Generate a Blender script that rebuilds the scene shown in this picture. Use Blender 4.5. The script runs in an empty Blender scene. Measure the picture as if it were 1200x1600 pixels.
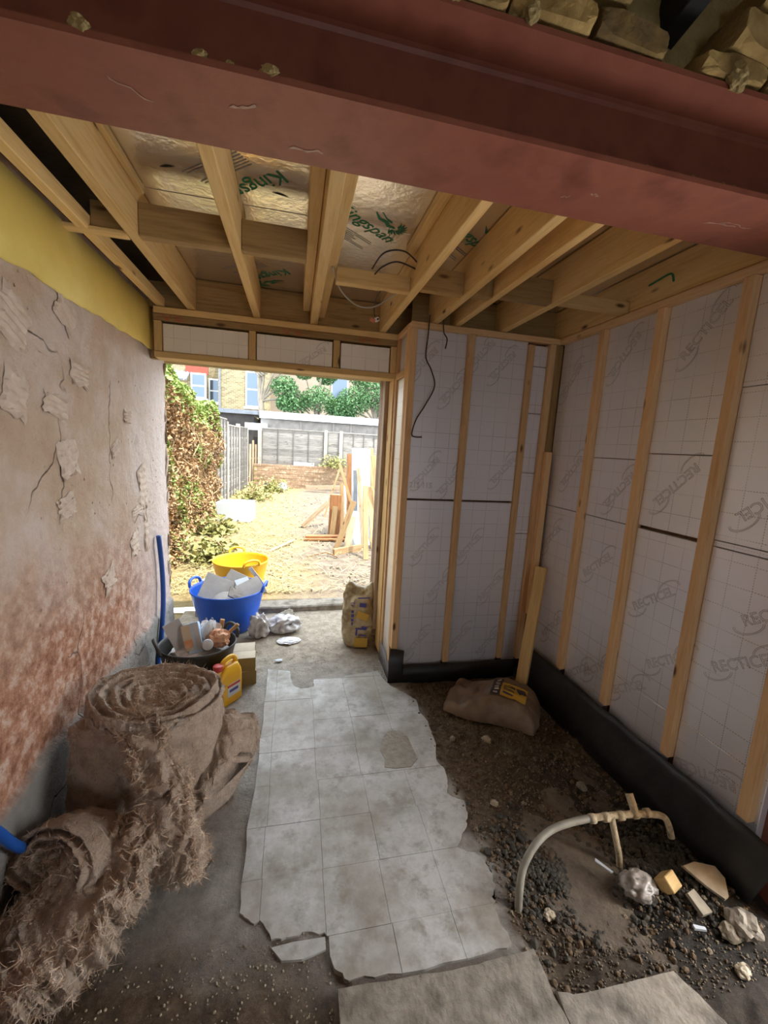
import bpy, bmesh, math, random
from mathutils import Vector, Matrix, noise
random.seed(7)
SC = bpy.context.scene
COL = SC.collection
R = math.radians

# ---------------------------------------------------------------- camera
def cam_axes(yaw, pit, rol):
    f = Vector((math.sin(yaw)*math.cos(pit), math.cos(yaw)*math.cos(pit), math.sin(pit)))
    r0 = Vector((math.cos(yaw), -math.sin(yaw), 0)); u0 = r0.cross(f)
    return math.cos(rol)*r0+math.sin(rol)*u0, -math.sin(rol)*r0+math.cos(rol)*u0, f
cd = bpy.data.cameras.new('camera'); cam = bpy.data.objects.new('camera', cd); COL.objects.link(cam)
r_, u_, f_ = cam_axes(0.220120513, -0.156898571, 0.0566151203)
cam.matrix_world = Matrix(((r_.x, u_.x, -f_.x, 0), (r_.y, u_.y, -f_.y, 0), (r_.z, u_.z, -f_.z, 1.69), (0, 0, 0, 1)))
cd.sensor_fit = 'VERTICAL'; cd.sensor_height = 24.0; cd.lens = 640.4/1600*24.0
cd.clip_start = .05; cd.clip_end = 300
SC.camera = cam

# ---------------------------------------------------------------- sky, sun, exposure
W = bpy.data.worlds.new('sky'); SC.world = W; W.use_nodes = True
bg = W.node_tree.nodes['Background']; bg.inputs[0].default_value = (.80, .90, 1.0, 1); bg.inputs[1].default_value = 1.05
sd = bpy.data.lights.new('sun', 'SUN'); sd.energy = 1.65; sd.angle = R(.6); sd.color = (1, .95, .86)
sun = bpy.data.objects.new('sun', sd); COL.objects.link(sun)
sun.rotation_euler = Vector((.30, -.22, 1)).to_track_quat('Z', 'Y').to_euler()
SC.view_settings.view_transform = 'Standard'; SC.view_settings.look = 'None'
SC.view_settings.gamma = 1; SC.view_settings.use_curve_mapping = False
SC.view_settings.exposure = 2.57
ad = bpy.data.lights.new('added_side_fill', 'AREA'); ad.shape = 'RECTANGLE'; ad.size = 1.7; ad.size_y = .42; ad.energy = 10.5; ad.color = (.95, .97, 1)
al = bpy.data.objects.new('added_side_fill', ad); COL.objects.link(al); al.location = (2.32, .61, .95); al.rotation_euler = (0, R(90), 0)   # added fill lamp in an invented side opening, brightens floor and flange
SC.cycles.max_bounces = 14; SC.cycles.diffuse_bounces = 9; SC.cycles.glossy_bounces = 6
SC.cycles.sample_clamp_indirect = 8

# ---------------------------------------------------------------- material helpers
class NT:
    def __init__(s, name):
        s.m = bpy.data.materials.new(name); s.m.use_nodes = True; s.t = s.m.node_tree
        s.b = s.t.nodes['Principled BSDF']
    def n(s, typ, props=None, **ins):
        nd = s.t.nodes.new('ShaderNode'+typ)
        for k, v in (props or {}).items(): setattr(nd, k, v)
        for k, v in ins.items():
            key = int(k[1:]) if k[0] == '_' and k[1:].isdigit() else k.replace('_', ' ')
            s.put(nd.inputs[key], v)
        return nd
    def put(s, sock, v):
        if isinstance(v, bpy.types.NodeSocket): s.t.links.new(v, sock)
        elif isinstance(v, bpy.types.Node): s.t.links.new(v.outputs[0], sock)
        else: sock.default_value = v
    def set(s, **k):
        for a, v in k.items(): s.put(s.b.inputs[a.replace('_', ' ')], v)
    def co(s, scale=(1, 1, 1)):
        c = s.n('TexCoord').outputs['Object']
        mp = s.n('Mapping', Vector=c); mp.inputs['Scale'].default_value = scale
        return mp.outputs[0]
    def noise(s, vec, scale, detail=5, rough=.55):
        return s.n('TexNoise', Vector=vec, Scale=scale, Detail=detail, Roughness=rough).outputs[0]
    def ramp(s, fac, stops):
        r = s.n('ValToRGB', Fac=fac); e = r.color_ramp.elements
        while len(e) < len(stops): e.new(.5)
        for el, (p, c) in zip(e, stops): el.position = p; el.color = c4(c)
        return r.outputs[0]
    def mix(s, fac, a, b, mode='MIX'):
        nd = s.n('Mix', {'data_type': 'RGBA', 'blend_type': mode})
        s.put(nd.inputs[0], fac); s.put(nd.inputs[6], a if not isinstance(a, tuple) else c4(a)); s.put(nd.inputs[7], b if not isinstance(b, tuple) else c4(b))
        return nd.outputs[2]
    def math(s, op, a, b=0.0, c=None):
        nd = s.n('Math', {'operation': op}); s.put(nd.inputs[0], a); s.put(nd.inputs[1], b)
        if c is not None: s.put(nd.inputs[2], c)
        return nd.outputs[0]
    def sep(s, vec):
        return s.n('SeparateXYZ', Vector=vec).outputs
    def bump(s, h, strength=.3, dist=.01, prev=None):
        nd = s.n('Bump', Height=h, Strength=strength, Distance=dist)
        if prev is not None: s.put(nd.inputs['Normal'], prev)
        return nd.outputs[0]
    def rnd(s): return s.n('ObjectInfo').outputs['Random']
def c4(c): return (c[0], c[1], c[2], 1) if len(c) == 3 else c
def sr(h):
    v = [int(h[i:i+2], 16)/255 for i in (0, 2, 4)]
    return tuple(x/12.92 if x <= .04045 else ((x+.055)/1.055)**2.4 for x in v)

def simple(name, stops, scale=8, rough=.8, metal=0, bump=0, bscale=40, stretch=(1, 1, 1), rand=0, **extra):
    t = NT(name); v = t.co(stretch)
    if rand:
        v2 = t.n('VectorMath', {'operation': 'ADD'}); t.put(v2.inputs[0], v)
        t.put(v2.inputs[1], t.n('CombineXYZ', X=t.math('MULTIPLY', t.rnd(), 37.0)).outputs[0]); v = v2.outputs[0]
    if len(stops) == 1: colr = c4(stops[0])
    else: colr = t.ramp(t.noise(v, scale), [(.3+.4*i/(len(stops)-1), s) for i, s in enumerate(stops)])
    if rand:
        hv = t.n('HueSaturation'); t.put(hv.inputs['Color'], colr)
        t.put(hv.inputs['Value'], t.math('MULTIPLY_ADD', t.rnd(), rand*2, 1-rand)); colr = hv.outputs[0]
    t.set(Base_Color=colr, Roughness=rough, Metallic=metal)
    if bump: t.set(Normal=t.bump(t.noise(v, bscale, 6), bump, .01))
    for k, x in extra.items(): t.set(**{k: x})
    return t.m

def wood(name, a, b, knot=sr('5a3a1c'), rough=.75, rand=.14):
    t = NT(name); c = t.n('TexCoord').outputs['Object']
    off = t.n('CombineXYZ', X=t.math('MULTIPLY', t.rnd(), 53.0), Y=t.math('MULTIPLY', t.rnd(), 17.0)).outputs[0]
    ad = t.n('VectorMath', {'operation': 'ADD'}); t.put(ad.inputs[0], c); t.put(ad.inputs[1], off)
    m = t.n('Mapping', Vector=ad.outputs[0]); m.inputs['Scale'].default_value = (1.2, 16, 16)
    g = t.noise(m.outputs[0], 2.2, 6, .6)
    m2 = t.n('Mapping', Vector=ad.outputs[0]); m2.inputs['Scale'].default_value = (5, 60, 60)
    g2 = t.noise(m2.outputs[0], 2, 3)
    col = t.mix(t.math('MULTIPLY', g2, .35), t.ramp(g, [(.3, b), (.5, a), (.72, b)]), b)
    m3 = t.n('Mapping', Vector=ad.outputs[0]); m3.inputs['Scale'].default_value = (3.2, 9, 9)
    k = t.n('TexVoronoi', Vector=m3.outputs[0], Scale=1.0).outputs['Distance']
    col = t.mix(t.ramp(k, [(.05, (1, 1, 1)), (.13, (0, 0, 0))]), col, knot)
    hv = t.n('HueSaturation'); t.put(hv.inputs['Color'], col); t.put(hv.inputs['Value'], t.math('MULTIPLY_ADD', t.rnd(), rand*2, 1-rand))
    t.set(Base_Color=hv.outputs[0], Roughness=rough, Normal=t.bump(g2, .25, .004))
    return t.m

M = {}
M['timber'] = wood('construction_timber', sr('dcbd82'), sr('c69f60'))
M['timber_dark'] = wood('darker_timber', sr('a98a58'), sr('86683c'))  # darker copy of the construction timber
M['timber_stud'] = wood('stud_timber', sr('dab78a'), sr('c49a68'))
M['old_wood'] = wood('weathered_wood', sr('b9a184'), sr('7d6448'), rand=.25)
M['pale_wood'] = wood('pale_scrap_wood', sr('b3966c'), sr('8d6c44'), rand=.2)
M['brown_wood'] = wood('brown_scrap_wood', sr('94653c'), sr('6d4526'), rand=.2)
M['grey_fence'] = wood('grey_fence_wood', sr('9a948c'), sr('5f5a54'), knot=sr('4a443e'), rand=.22)
M['batten'] = wood('dark_batten', sr('6f6963'), sr('484440'), rand=.15)
M['concrete_post'] = simple('concrete_post', [sr('b5ab9b'), sr('8f8678')], 12, .9, bump=.3)

def foil(name, base, grid=True, rough=.34, wr=.35, wscale=9, metal=.9):
    t = NT(name); c = t.n('TexCoord').outputs['Object']
    col = c4(base)
    n1 = t.noise(c, wscale, 3); n2 = t.noise(c, wscale*6, 3)
    if grid:
        x, y, z = t.sep(c)
        def line(u, v):
            fu = t.math('FRACT', t.math('MULTIPLY', u, 10.0)); fv = t.math('FRACT', t.math('MULTIPLY', v, 90.0))
            return t.math('MULTIPLY', t.math('LESS_THAN', fu, .028), t.math('LESS_THAN', fv, .6))
        ln = t.math('MAXIMUM', line(x, y), line(y, x))
        fade = t.ramp(t.noise(c, 3.1, 2), [(.38, (.15, .15, .15)), (.6, (.75, .75, .75))])
        f = t.math('MULTIPLY', ln, fade)
        col = t.mix(f, base, sr('5a5858'))
        t.set(Metallic=t.math('MULTIPLY_ADD', f, -metal, metal))
    else: t.set(Metallic=metal)
    nb = t.bump(n1, wr, .02); nb = t.bump(n2, wr*.5, .004, nb)
    t.set(Base_Color=col, Roughness=rough, Normal=nb)
    return t.m
M['foil'] = foil('grid_printed_foil', sr('e6e7ee'), rough=.36, wr=.10, wscale=5, metal=.45)
M['foil_warm_lit'] = foil('grid_printed_foil_warm_lit', sr('f2ecdf'), rough=.5, wr=.08, metal=.3)  # cream copy of the wall foil; warm floor bounce put into its colour
M['foil_roof'] = foil('roof_board_foil', sr('efece6'), grid=False, rough=.27, wr=.16, wscale=22, metal=.92)
M['print_grey'] = simple('grey_print', [sr('8d8886')], rough=.6)
M['print_green'] = simple('green_print', [sr('1f7a4c')], rough=.55)
M['print_red'] = simple('red_print', [sr('b4523a')], rough=.6)
M['print_dark'] = simple('dark_print', [sr('3a3640')], rough=.6)
M['print_purple'] = simple('purple_print', [sr('4c4790')], rough=.6)
M['foam'] = simple('brown_foam_edge', [sr('8a6a4c'), sr('6b4c34')], 30, .9)
M['dpm'] = simple('black_membrane', [sr('2b2b2b'), sr('1c1c1c')], 12, .42, bump=.5, bscale=14)
M['steel'] = simple('red_oxide_steel', [sr('784334'), sr('844d3c'), sr('6d3a2c')], 6, .5, bump=.12, bscale=18)
M['mortar'] = simple('lime_mortar', [sr('a89668'), sr('857347')], 14, .95, bump=.8, bscale=40)
M['stock_brick'] = simple('yellow_stock_brick', [sr('b39a62'), sr('8d7444'), sr('6d5a38')], 9, .95, bump=.8, bscale=30, rand=.2)
M['red_brick'] = simple('weathered_red_brick', [sr('a58c74'), sr('8a6c54'), sr('b59c84')], 9, .95, bump=.5, rand=.2)
M['black'] = simple('dark_void', [(.01, .01, .01)], rough=.9)
M['white_plaster'] = simple('old_room_plaster', [sr('b3a58e'), sr('978870')], 4, .9)

# plaster (left wall)
def plaster():
    t = NT('bare_plaster'); c = t.n('TexCoord').outputs['Object']; x, y, z = t.sep(c)
    base = t.ramp(t.noise(c, 2.2, 8, .65), [(.3, sr('b59b80')), (.48, sr('c4ad97')), (.6, sr('d0c0b4')), (.75, sr('ab9078'))])
    red = t.ramp(t.noise(c, 16, 8, .7), [(.36, sr('7f4f38')), (.5, sr('ae7e62')), (.62, sr('c9ae9c')), (.72, sr('9c6b50'))])
    zz = t.math('ADD', z, t.math('MULTIPLY_ADD', t.noise(c, 2.6, 5), .5, -.25))
    fr = t.n('MapRange', Value=zz); fr.inputs[1].default_value = 1.3; fr.inputs[2].default_value = .75
    col = t.mix(fr.outputs[0], base, red)
    y2 = t.math('ADD', y, t.math('MULTIPLY_ADD', t.noise(c, 3, 4), .5, -.25))
    fy = t.n('MapRange', Value=y2); fy.inputs[1].default_value = 2.5; fy.inputs[2].default_value = 3.1
    col = t.mix(t.math('MULTIPLY', fy.outputs[0], .7), col, sr('cdc1ba'))
    pz = t.math('ADD', z, t.math('MULTIPLY_ADD', t.noise(c, 5, 4), .12, -.06))
    fp = t.n('MapRange', Value=pz); fp.inputs[1].default_value = .43; fp.inputs[2].default_value = .38
    grey = t.ramp(t.noise(c, 4, 6), [(.3, sr('77736e')), (.7, sr('97928b'))])
    col = t.mix(fp.outputs[0], col, grey)
    cr = t.n('TexVoronoi', {'feature': 'DISTANCE_TO_EDGE'}, Vector=t.n('VectorMath', {'operation': 'ADD'}, _0=c, _1=t.n('TexNoise', Vector=c, Scale=1.2, Detail=5.0).outputs[1]).outputs[0], Scale=1.3).outputs[0]
    crk = t.ramp(cr, [(.0, (1, 1, 1)), (.006, (0, 0, 0))])
    mask = t.ramp(t.noise(c, 1.3, 3), [(.5, (0, 0, 0)), (.56, (.8, .8, .8))])
    ck = t.math('MULTIPLY', crk, mask)
    col = t.mix(ck, col, sr('5d4a3c'))
    pits = t.ramp(t.n('TexVoronoi', Vector=c, Scale=17.0).outputs[0], [(.05, (1, 1, 1)), (.12, (0, 0, 0))])
    pm = t.math('MULTIPLY', pits, t.ramp(t.noise(c, 4, 2), [(.5, (0, 0, 0)), (.6, (.8, .8, .8))]))
    col = t.mix(pm, col, sr('7a5c48'))
    h = t.math('SUBTRACT', t.noise(c, 13, 9, .65), t.math('MULTIPLY', t.math('MAXIMUM', ck, pm), .6))
    t.set(Base_Color=col, Roughness=.92, Normal=t.bump(h, .9, .03))
    return t.m
M['plaster'] = plaster()
M['yellow_paint'] = simple('yellow_paint', [sr('e6cf74'), sr('dcc466'), sr('ead680')], 2.2, .7, bump=.15, bscale=30)
M['adhesive'] = simple('pale_adhesive', [sr('d2c2b2'), sr('c0ab98')], 20, .9, bump=.3)
M['edge_stone'] = simple('ragged_plaster_edge', [sr('9c8468'), sr('6f5a46')], 20, .95, bump=.8)

# floor
def floor_mat():
    t = NT('dirt_and_concrete'); c = t.n('TexCoord').outputs['Object']; x, y, z = t.sep(c)
    w1 = t.math('MULTIPLY_ADD', t.noise(c, 5, 6), .3, -.15)
    dirt = t.ramp(t.noise(c, 16, 10, .8), [(.3, sr('3a2d22')), (.5, sr('66533f')), (.66, sr('86725b')), (.8, sr('a08f7a'))])
    damp = t.ramp(t.noise(c, 30, 7, .7), [(.35, sr('1d1a16')), (.6, sr('38322a')), (.8, sr('57503f'))])
    dx = t.n('VectorMath', {'operation': 'DISTANCE'}, _0=c); dx.inputs[1].default_value = (1.55, 1.15, 0)
    fd = t.n('MapRange', Value=t.math('ADD', dx.outputs['Value'], w1)); fd.inputs[1].default_value = .85; fd.inputs[2].default_value = .25
    dirt = t.mix(fd.outputs[0], dirt, damp)
    conc = t.ramp(t.noise(c, 7, 10, .75), [(.3, sr('807a71')), (.5, sr('aba59c')), (.7, sr('c6c1b8'))])
    fx = t.n('MapRange', Value=t.math('ADD', x, w1)); fx.inputs[1].default_value = .78; fx.inputs[2].default_value = .86
    fyn = t.n('MapRange', Value=t.math('ADD', y, t.math('ADD', w1, t.math('MULTIPLY', x, .25)))); fyn.inputs[1].default_value = 1.27; fyn.inputs[2].default_value = 1.0
    fyf = t.n('MapRange', Value=y); fyf.inputs[1].default_value = 3.0; fyf.inputs[2].default_value = 2.6
    f = t.math('MAXIMUM', t.math('MULTIPLY', fx.outputs[0], fyf.outputs[0]), fyn.outputs[0])
    col = t.mix(f, conc, dirt)
    fo = t.n('MapRange', Value=t.math('ADD', y, w1)); fo.inputs[1].default_value = 2.75; fo.inputs[2].default_value = 3.2
    sandy = t.ramp(t.noise(c, 14, 8, .7), [(.3, sr('8a7c6a')), (.6, sr('b5a894')), (.8, sr('cfc6b8'))])
    col = t.mix(fo.outputs[0], col, sandy)
    t.set(Base_Color=col, Roughness=.93, Normal=t.bump(t.noise(c, 60, 9, .75), 1.0, .02))
    return t.m
M['floor'] = floor_mat()
def tile_mat():
    t = NT('worn_screed_tile'); c = t.n('TexCoord').outputs['Object']
    n = t.noise(c, 3.0, 9, .68)
    col = t.ramp(n, [(.28, sr('7d776b')), (.42, sr('a3a099')), (.56, sr('c0bfbc')), (.72, sr('8d877b'))])
    st = t.ramp(t.noise(c, 11, 6, .7), [(.5, (0, 0, 0)), (.7, (.75, .75, .75))])
    col = t.mix(st, col, sr('77705f'))
    big = t.ramp(t.noise(c, 2.3, 5, .6), [(.42, (.55, .55, .55)), (.56, (0, 0, 0))]); col = t.mix(big, col, sr('8b8272'))
    hv = t.n('HueSaturation'); t.put(hv.inputs['Color'], col); t.put(hv.inputs['Value'], t.math('MULTIPLY_ADD', t.rnd(), .06, .97))
    t.set(Base_Color=hv.outputs[0], Roughness=.62, Normal=t.bump(t.noise(c, 24, 8, .6), .25, .008))
    return t.m
M['tile'] = tile_mat()
M['concrete'] = simple('rough_concrete', [sr('6e665a'), sr('958c7e'), sr('7d7467'), sr('5d554b')], 9, .92, bump=.9, bscale=26)
M['pebble'] = simple('pebble_stone', [sr('6f6658'), sr('8f8674'), sr('4a443a')], 6, .85, rand=.3)
M['pebble_dark'] = simple('damp_gravel', [sr('2e2a24'), sr('4a4438')], 30, .8)
M['pebble_pale'] = simple('pale_stone', [sr('b3a690'), sr('94866e')], 18, .9, bump=.3)
M['pebble_mix'] = simple('loose_grit', [sr('40362b'), sr('8a7c66'), sr('5a4e40'), sr('b0a48e')], 160, .9)
def garden_mat():
    t = NT('dry_garden_ground'); c = t.n('TexCoord').outputs['Object']; x, y, z = t.sep(c)
    soil = t.ramp(t.noise(c, 7, 9, .7), [(.3, sr('55483a')), (.5, sr('6f6254')), (.7, sr('857966'))])
    straw = t.ramp(t.noise(c, 11, 9, .75), [(.3, sr('64552f')), (.5, sr('897850')), (.7, sr('998b68'))])
    xx = t.math('ADD', x, t.math('MULTIPLY_ADD', t.noise(c, 1.1, 5), 2.0, -1.0))
    f = t.n('MapRange', Value=xx); f.inputs[1].default_value = .5; f.inputs[2].default_value = -.3
    t.set(Base_Color=t.mix(f.outputs[0], soil, straw), Roughness=.95, Normal=t.bump(t.noise(c, 30, 8, .7), .8, .03))
    return t.m
M['garden'] = garden_mat()
M['floor_clod'] = simple('earth_clod', [sr('3f3226'), sr('6d5a45'), sr('55442f')], 40, .95)
M['straw'] = simple('dry_straw', [sr('a8945f'), sr('c2b080')], 40, .9, rand=0)
M['dry_leaf'] = simple('dry_brown_leaf', [sr('6b4c30'), sr('a07d55'), sr('cdb48c')], 55, .85)
M['green_leaf'] = simple('ivy_leaf', [sr('5f7434'), sr('839648'), sr('a9b46c')], 30, .6)
M['weed'] = simple('dry_weed', [sr('6f7a3c'), sr('958f55'), sr('7d8648')], 30, .7)
M['tree_leaf'] = simple('tree_leaf', [sr('38592f'), sr('557c48'), sr('86a874')], 18, .6)
M['bark'] = simple('bark', [sr('6f6555'), sr('94897a')], 12, .95, bump=.5, stretch=(1, 1, .2))
M['stem'] = simple('dry_stem', [sr('8b7252'), sr('b39a74')], 20, .9)
M['yellow_tub'] = simple('yellow_plastic', [sr('e8ac22')], rough=.45)
M['blue_tub'] = simple('blue_plastic', [sr('1d56c0'), sr('2361d0')], 8, .4)
M['black_tub'] = simple('black_rubber', [sr('26231f'), sr('34302b')], 14, .55)
M['blue_pipe'] = simple('blue_water_pipe', [sr('1c4f9c')], rough=.4)
M['can'] = simple('yellow_jerrycan_plastic', [sr('e7b322'), sr('dba61c')], 6, .38)
M['red_cap'] = simple('red_cap_plastic', [sr('b5382f')], rough=.45)
M['card'] = simple('cardboard', [sr('8c7a4e'), sr('7a683f')], 8, .85)
M['card_pale'] = simple('pale_cardboard', [sr('d3c7b2'), sr('bfb29b')], 10, .85)
M['grey_tile'] = simple('grey_board', [sr('aaa49b'), sr('989188')], 9, .7, rand=.12)
M['white_board'] = simple('white_board', [sr('c9cdd0'), sr('b5babf')], 5, .6)
M['poly'] = simple('polystyrene', [sr('c8ced3')], rough=.8, bump=.1, bscale=120)
M['bag_clear'] = simple('crumpled_plastic', [sr('b5b0ad'), sr('d6d2d0'), sr('8f8a87')], 9, .35, bump=.6, bscale=16)
M['bag_murky'] = simple('murky_plastic', [sr('7d756c'), sr('a39b92'), sr('5c544b')], 14, .35, bump=.6, bscale=30)
M['bag_sand'] = simple('sand_bag_plastic', [sr('a58e62'), sr('c3b28e'), sr('8c7448'), sr('b3a58a')], 7, .4, bump=.5, bscale=10)
M['bag_brown'] = simple('brown_bag_plastic', [sr('8a735c'), sr('75604b'), sr('9b8670')], 5, .42, bump=.6, bscale=10)
M['label_yellow'] = simple('yellow_label', [sr('c9a03a')], rough=.5)
M['light_blue'] = simple('light_blue_card', [sr('9fc4e8'), sr('c5dcf2')], 6, .6)
M['orange'] = simple('orange_scrap', [sr('c07a48'), sr('d9b294')], 8, .6)
M['wool'] = None
def wool():
    t = NT('glass_wool'); c = t.co((1, 1, 1))
    n = t.noise(c, 14, 10, .72); f = t.noise(t.co((30, 30, 6)), 5, 6, .7)
    col = t.ramp(n, [(.26, sr('6a4a36')), (.4, sr('b29579')), (.56, sr('dcc6ae')), (.74, sr('a68a6e'))])
    col = t.mix(t.math('MULTIPLY', f, .45), col, sr('e6cdbb'))
    nb = t.bump(n, 1.0, .04); nb = t.bump(f, .8, .01, nb)
    t.set(Base_Color=col, Roughness=1.0, Normal=nb, Sheen_Weight=.3)
    return t.m
M['wool'] = wool()
M['wool_fibre'] = simple('glass_wool_fibre', [sr('ac8e72'), sr('dfcab4')], 30, 1.0)
M['pipe_copper'] = simple('mortar_crusted_pipe', [sr('a89878'), sr('c9bb9d'), sr('7f6a4a')], 26, .75, bump=.7, bscale=60)
M['pipe_grey'] = simple('grey_lead_pipe', [sr('7d786e'), sr('96907f')], 18, .55, bump=.3)
M['cable'] = simple('dark_cable', [sr('3d342e')], rough=.55)
M['cable_grey'] = simple('grey_cable', [sr('a8a294')], rough=.5)
M['connector_white'] = simple('white_connector', [sr('e4dfd8')], rough=.4)
M['connector_orange'] = simple('orange_connector', [sr('c7693c')], rough=.4)
M['window_white'] = simple('white_window_frame', [sr('d5d8da')], rough=.5)
def glass():
    t = NT('window_glass'); t.set(Base_Color=(.10, .13, .17, 1), Roughness=.08, Metallic=.35); return t.m
M['glass'] = glass()
def far_brick():
    t = NT('far_stock_brickwork'); c = t.n('TexCoord').outputs['Object']; x, y, z = t.sep(c)
    v = t.n('CombineXYZ', X=t.math('ADD', x, y), Y=z)
    b = t.n('TexBrick', Vector=v.outputs[0], Scale=1.0)
    b.inputs['Color1'].default_value = c4(sr('8c7c58')); b.inputs['Color2'].default_value = c4(sr('66583e')); b.inputs['Mortar'].default_value = c4(sr('a3977e'))
    b.inputs['Brick Width'].default_value = .23; b.inputs['Row Height'].default_value = .078; b.inputs['Mortar Size'].default_value = .008
    t.set(Base_Color=b.outputs[0], Roughness=.95, Normal=t.bump(b.outputs[1], .3, .01)); return t.m
M['far_brick'] = far_brick()
M['red_trim'] = simple('red_brick_trim', [sr('9a4434'), sr('84382a')], 10, .9)
M['beige_render'] = simple('beige_render', [sr('8f8170'), sr('837461')], 2, .9)
M['slate'] = simple('grey_slate', [sr('70747a'), sr('5b5f66')], 6, .7)
M['shed_wall'] = simple('grey_shed_cement', [sr('8a837c'), sr('726c66')], 6, .9, bump=.2)
M['white_fascia'] = simple('white_fascia', [sr('d2dbe2')], rough=.6)
M['dark_shed'] = simple('black_shed_boards', [sr('3a3532'), sr('2b2725')], 6, .8)

# ---------------------------------------------------------------- mesh helpers
def link(name, me, mat, parent=None, smooth=False):
    o = bpy.data.objects.new(name, me); COL.objects.link(o)
    if mat is not None and not me.materials: me.materials.append(mat)
    if parent is not None: o.parent = parent
    if smooth:
        for p in me.polygons: p.use_smooth = True
    return o
def tag(o, label=None, cat=None, group=None, kind=None):
    if label: o['label'] = label
    if cat: o['category'] = cat
    if group: o['group'] = group
    if kind: o['kind'] = kind
    return o
def thing(name, label, cat, loc=(0, 0, 0), rz=0, group=None, kind=None):
    o = bpy.data.objects.new(name, None); COL.objects.link(o); o.location = loc; o.rotation_euler = (0, 0, rz)
    o.empty_display_size = .05
    return tag(o, label, cat, group, kind)
def struct(name, kind='structure'):
    o = bpy.data.objects.new(name, None); COL.objects.link(o); o.empty_display_size = .05; o['kind'] = kind
    return o
def pyd(name, vs, fs):
    me = bpy.data.meshes.new(name); me.from_pydata([tuple(v) for v in vs], [], fs); me.update(); return me
BOX = {}
def box_mesh(size, bev=.003):
    key = (tuple(round(s, 4) for s in size), bev)
    bm = bmesh.new(); bmesh.ops.create_cube(bm, size=1)
    for v in bm.verts: v.co = Vector((v.co.x*size[0], v.co.y*size[1], v.co.z*size[2]))
    if bev: bmesh.ops.bevel(bm, geom=bm.edges[:], offset=min(bev, min(size)*.4), segments=1, affect='EDGES')
    me = bpy.data.meshes.new('box'); bm.to_mesh(me); bm.free(); return me
def box(name, size, loc, mat, parent=None, rot=(0, 0, 0), bev=.003, key=None):
    k = (tuple(round(s, 4) for s in size), bev, mat.name)
    if k not in BOX:
        BOX[k] = box_mesh(size, bev); BOX[k].materials.append(mat)
    o = link(name, BOX[k], mat, parent); o.location = loc; o.rotation_euler = rot
    return o
def bx(name, x0, x1, y0, y1, z0, z1, mat, parent=None, bev=.003):
    """axis aligned timber/box; local X runs along the longest side so the grain does too"""
    d = [x1-x0, y1-y0, z1-z0]; ax = d.index(max(d)); c = ((x0+x1)/2, (y0+y1)/2, (z0+z1)/2)
    if ax == 0: return box(name, d, c, mat, parent, (0, 0, 0), bev)
    if ax == 1: return box(name, (d[1], d[0], d[2]), c, mat, parent, (0, 0, R(90)), bev)
    return box(name, (d[2], d[1], d[0]), c, mat, parent, (0, R(90), 0), bev)
def bxn(name, x0, x1, y0, y1, z0, z1, mat, parent=None, bev=.003):
    return box(name, (x1-x0, y1-y0, z1-z0), ((x0+x1)/2, (y0+y1)/2, (z0+z1)/2), mat, parent, bev=bev)
def bar(name, p0, p1, w, t, mat, parent=None, face=(0, -1, 0), bev=.003):
    """plank from p0 to p1; width w lies across, thin side t points to 'face'"""
    p0 = Vector(p0); p1 = Vector(p1); X = (p1-p0); L = X.length; X.normalize()
    Z = Vector(face); Z = (Z-X*Z.dot(X)).normalized(); Y = Z.cross(X)
    o = box(name, (L, w, t), (0, 0, 0), mat, parent, bev=bev)
    o.rotation_euler = Matrix((X, Y, Z)).transposed().to_euler(); o.location = (p0+p1)/2
    return o
def smooth_path(pts, n=6):
    pts = [Vector(p) for p in pts]; out = []
    for i in range(len(pts)-1):
        a = pts[max(0, i-1)]; b = pts[i]; c = pts[i+1]; d = pts[min(len(pts)-1, i+2)]
        for k in range(n):
            t = k/n
            out.append(.5*((2*b)+(c-a)*t+(2*a-5*b+4*c-d)*t*t+(3*b-a-3*c+d)*t**3))
    out.append(pts[-1]); return out
def tube_mesh(pts, rad, seg=8, rfun=None, cap=True):
    vs, fs = [], []; n = len(pts); prev = None
    for i, p in enumerate(pts):
        d = (pts[min(n-1, i+1)]-pts[max(0, i-1)]).normalized()
        if prev is None: a = d.orthogonal().normalized()
        else: a = (prev-d*prev.dot(d)).normalized()
        prev = a; b = d.cross(a); rr = rfun(i/(n-1)) if rfun else rad
        for k in range(seg):
            th = 2*math.pi*k/seg; vs.append(p+(a*math.cos(th)+b*math.sin(th))*rr)
    for i in range(n-1):
        for k in range(seg):
            k2 = (k+1) % seg; fs.append((i*seg+k, i*seg+k2, (i+1)*seg+k2, (i+1)*seg+k))
    if cap: fs.append(tuple(range(seg))[::-1]); fs.append(tuple((n-1)*seg+k for k in range(seg)))
    return pyd('tube', vs, fs)
def tube(name, pts, rad, mat, parent=None, seg=8, n=6, rfun=None):
    return link(name, tube_mesh(smooth_path(pts, n), rad, seg, rfun), mat, parent, True)
def lathe(name, prof, mat, parent=None, seg=40, squash=(1, 1), wob=0):
    vs, fs = [], []; n = len(prof)
    for k in range(seg):
        th = 2*math.pi*k/seg; w = 1+wob*noise.noise(Vector((math.cos(th)*1.3, math.sin(th)*1.3, 3)))
        for (r, z) in prof: vs.append((r*w*math.cos(th)*squash[0], r*w*math.sin(th)*squash[1], z))
    for k in range(seg):
        k2 = (k+1) % seg
        for i in range(n-1): fs.append((k*n+i, k2*n+i, k2*n+i+1, k*n+i+1))
    return link(name, pyd(name, vs, fs), mat, parent, True)
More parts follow.
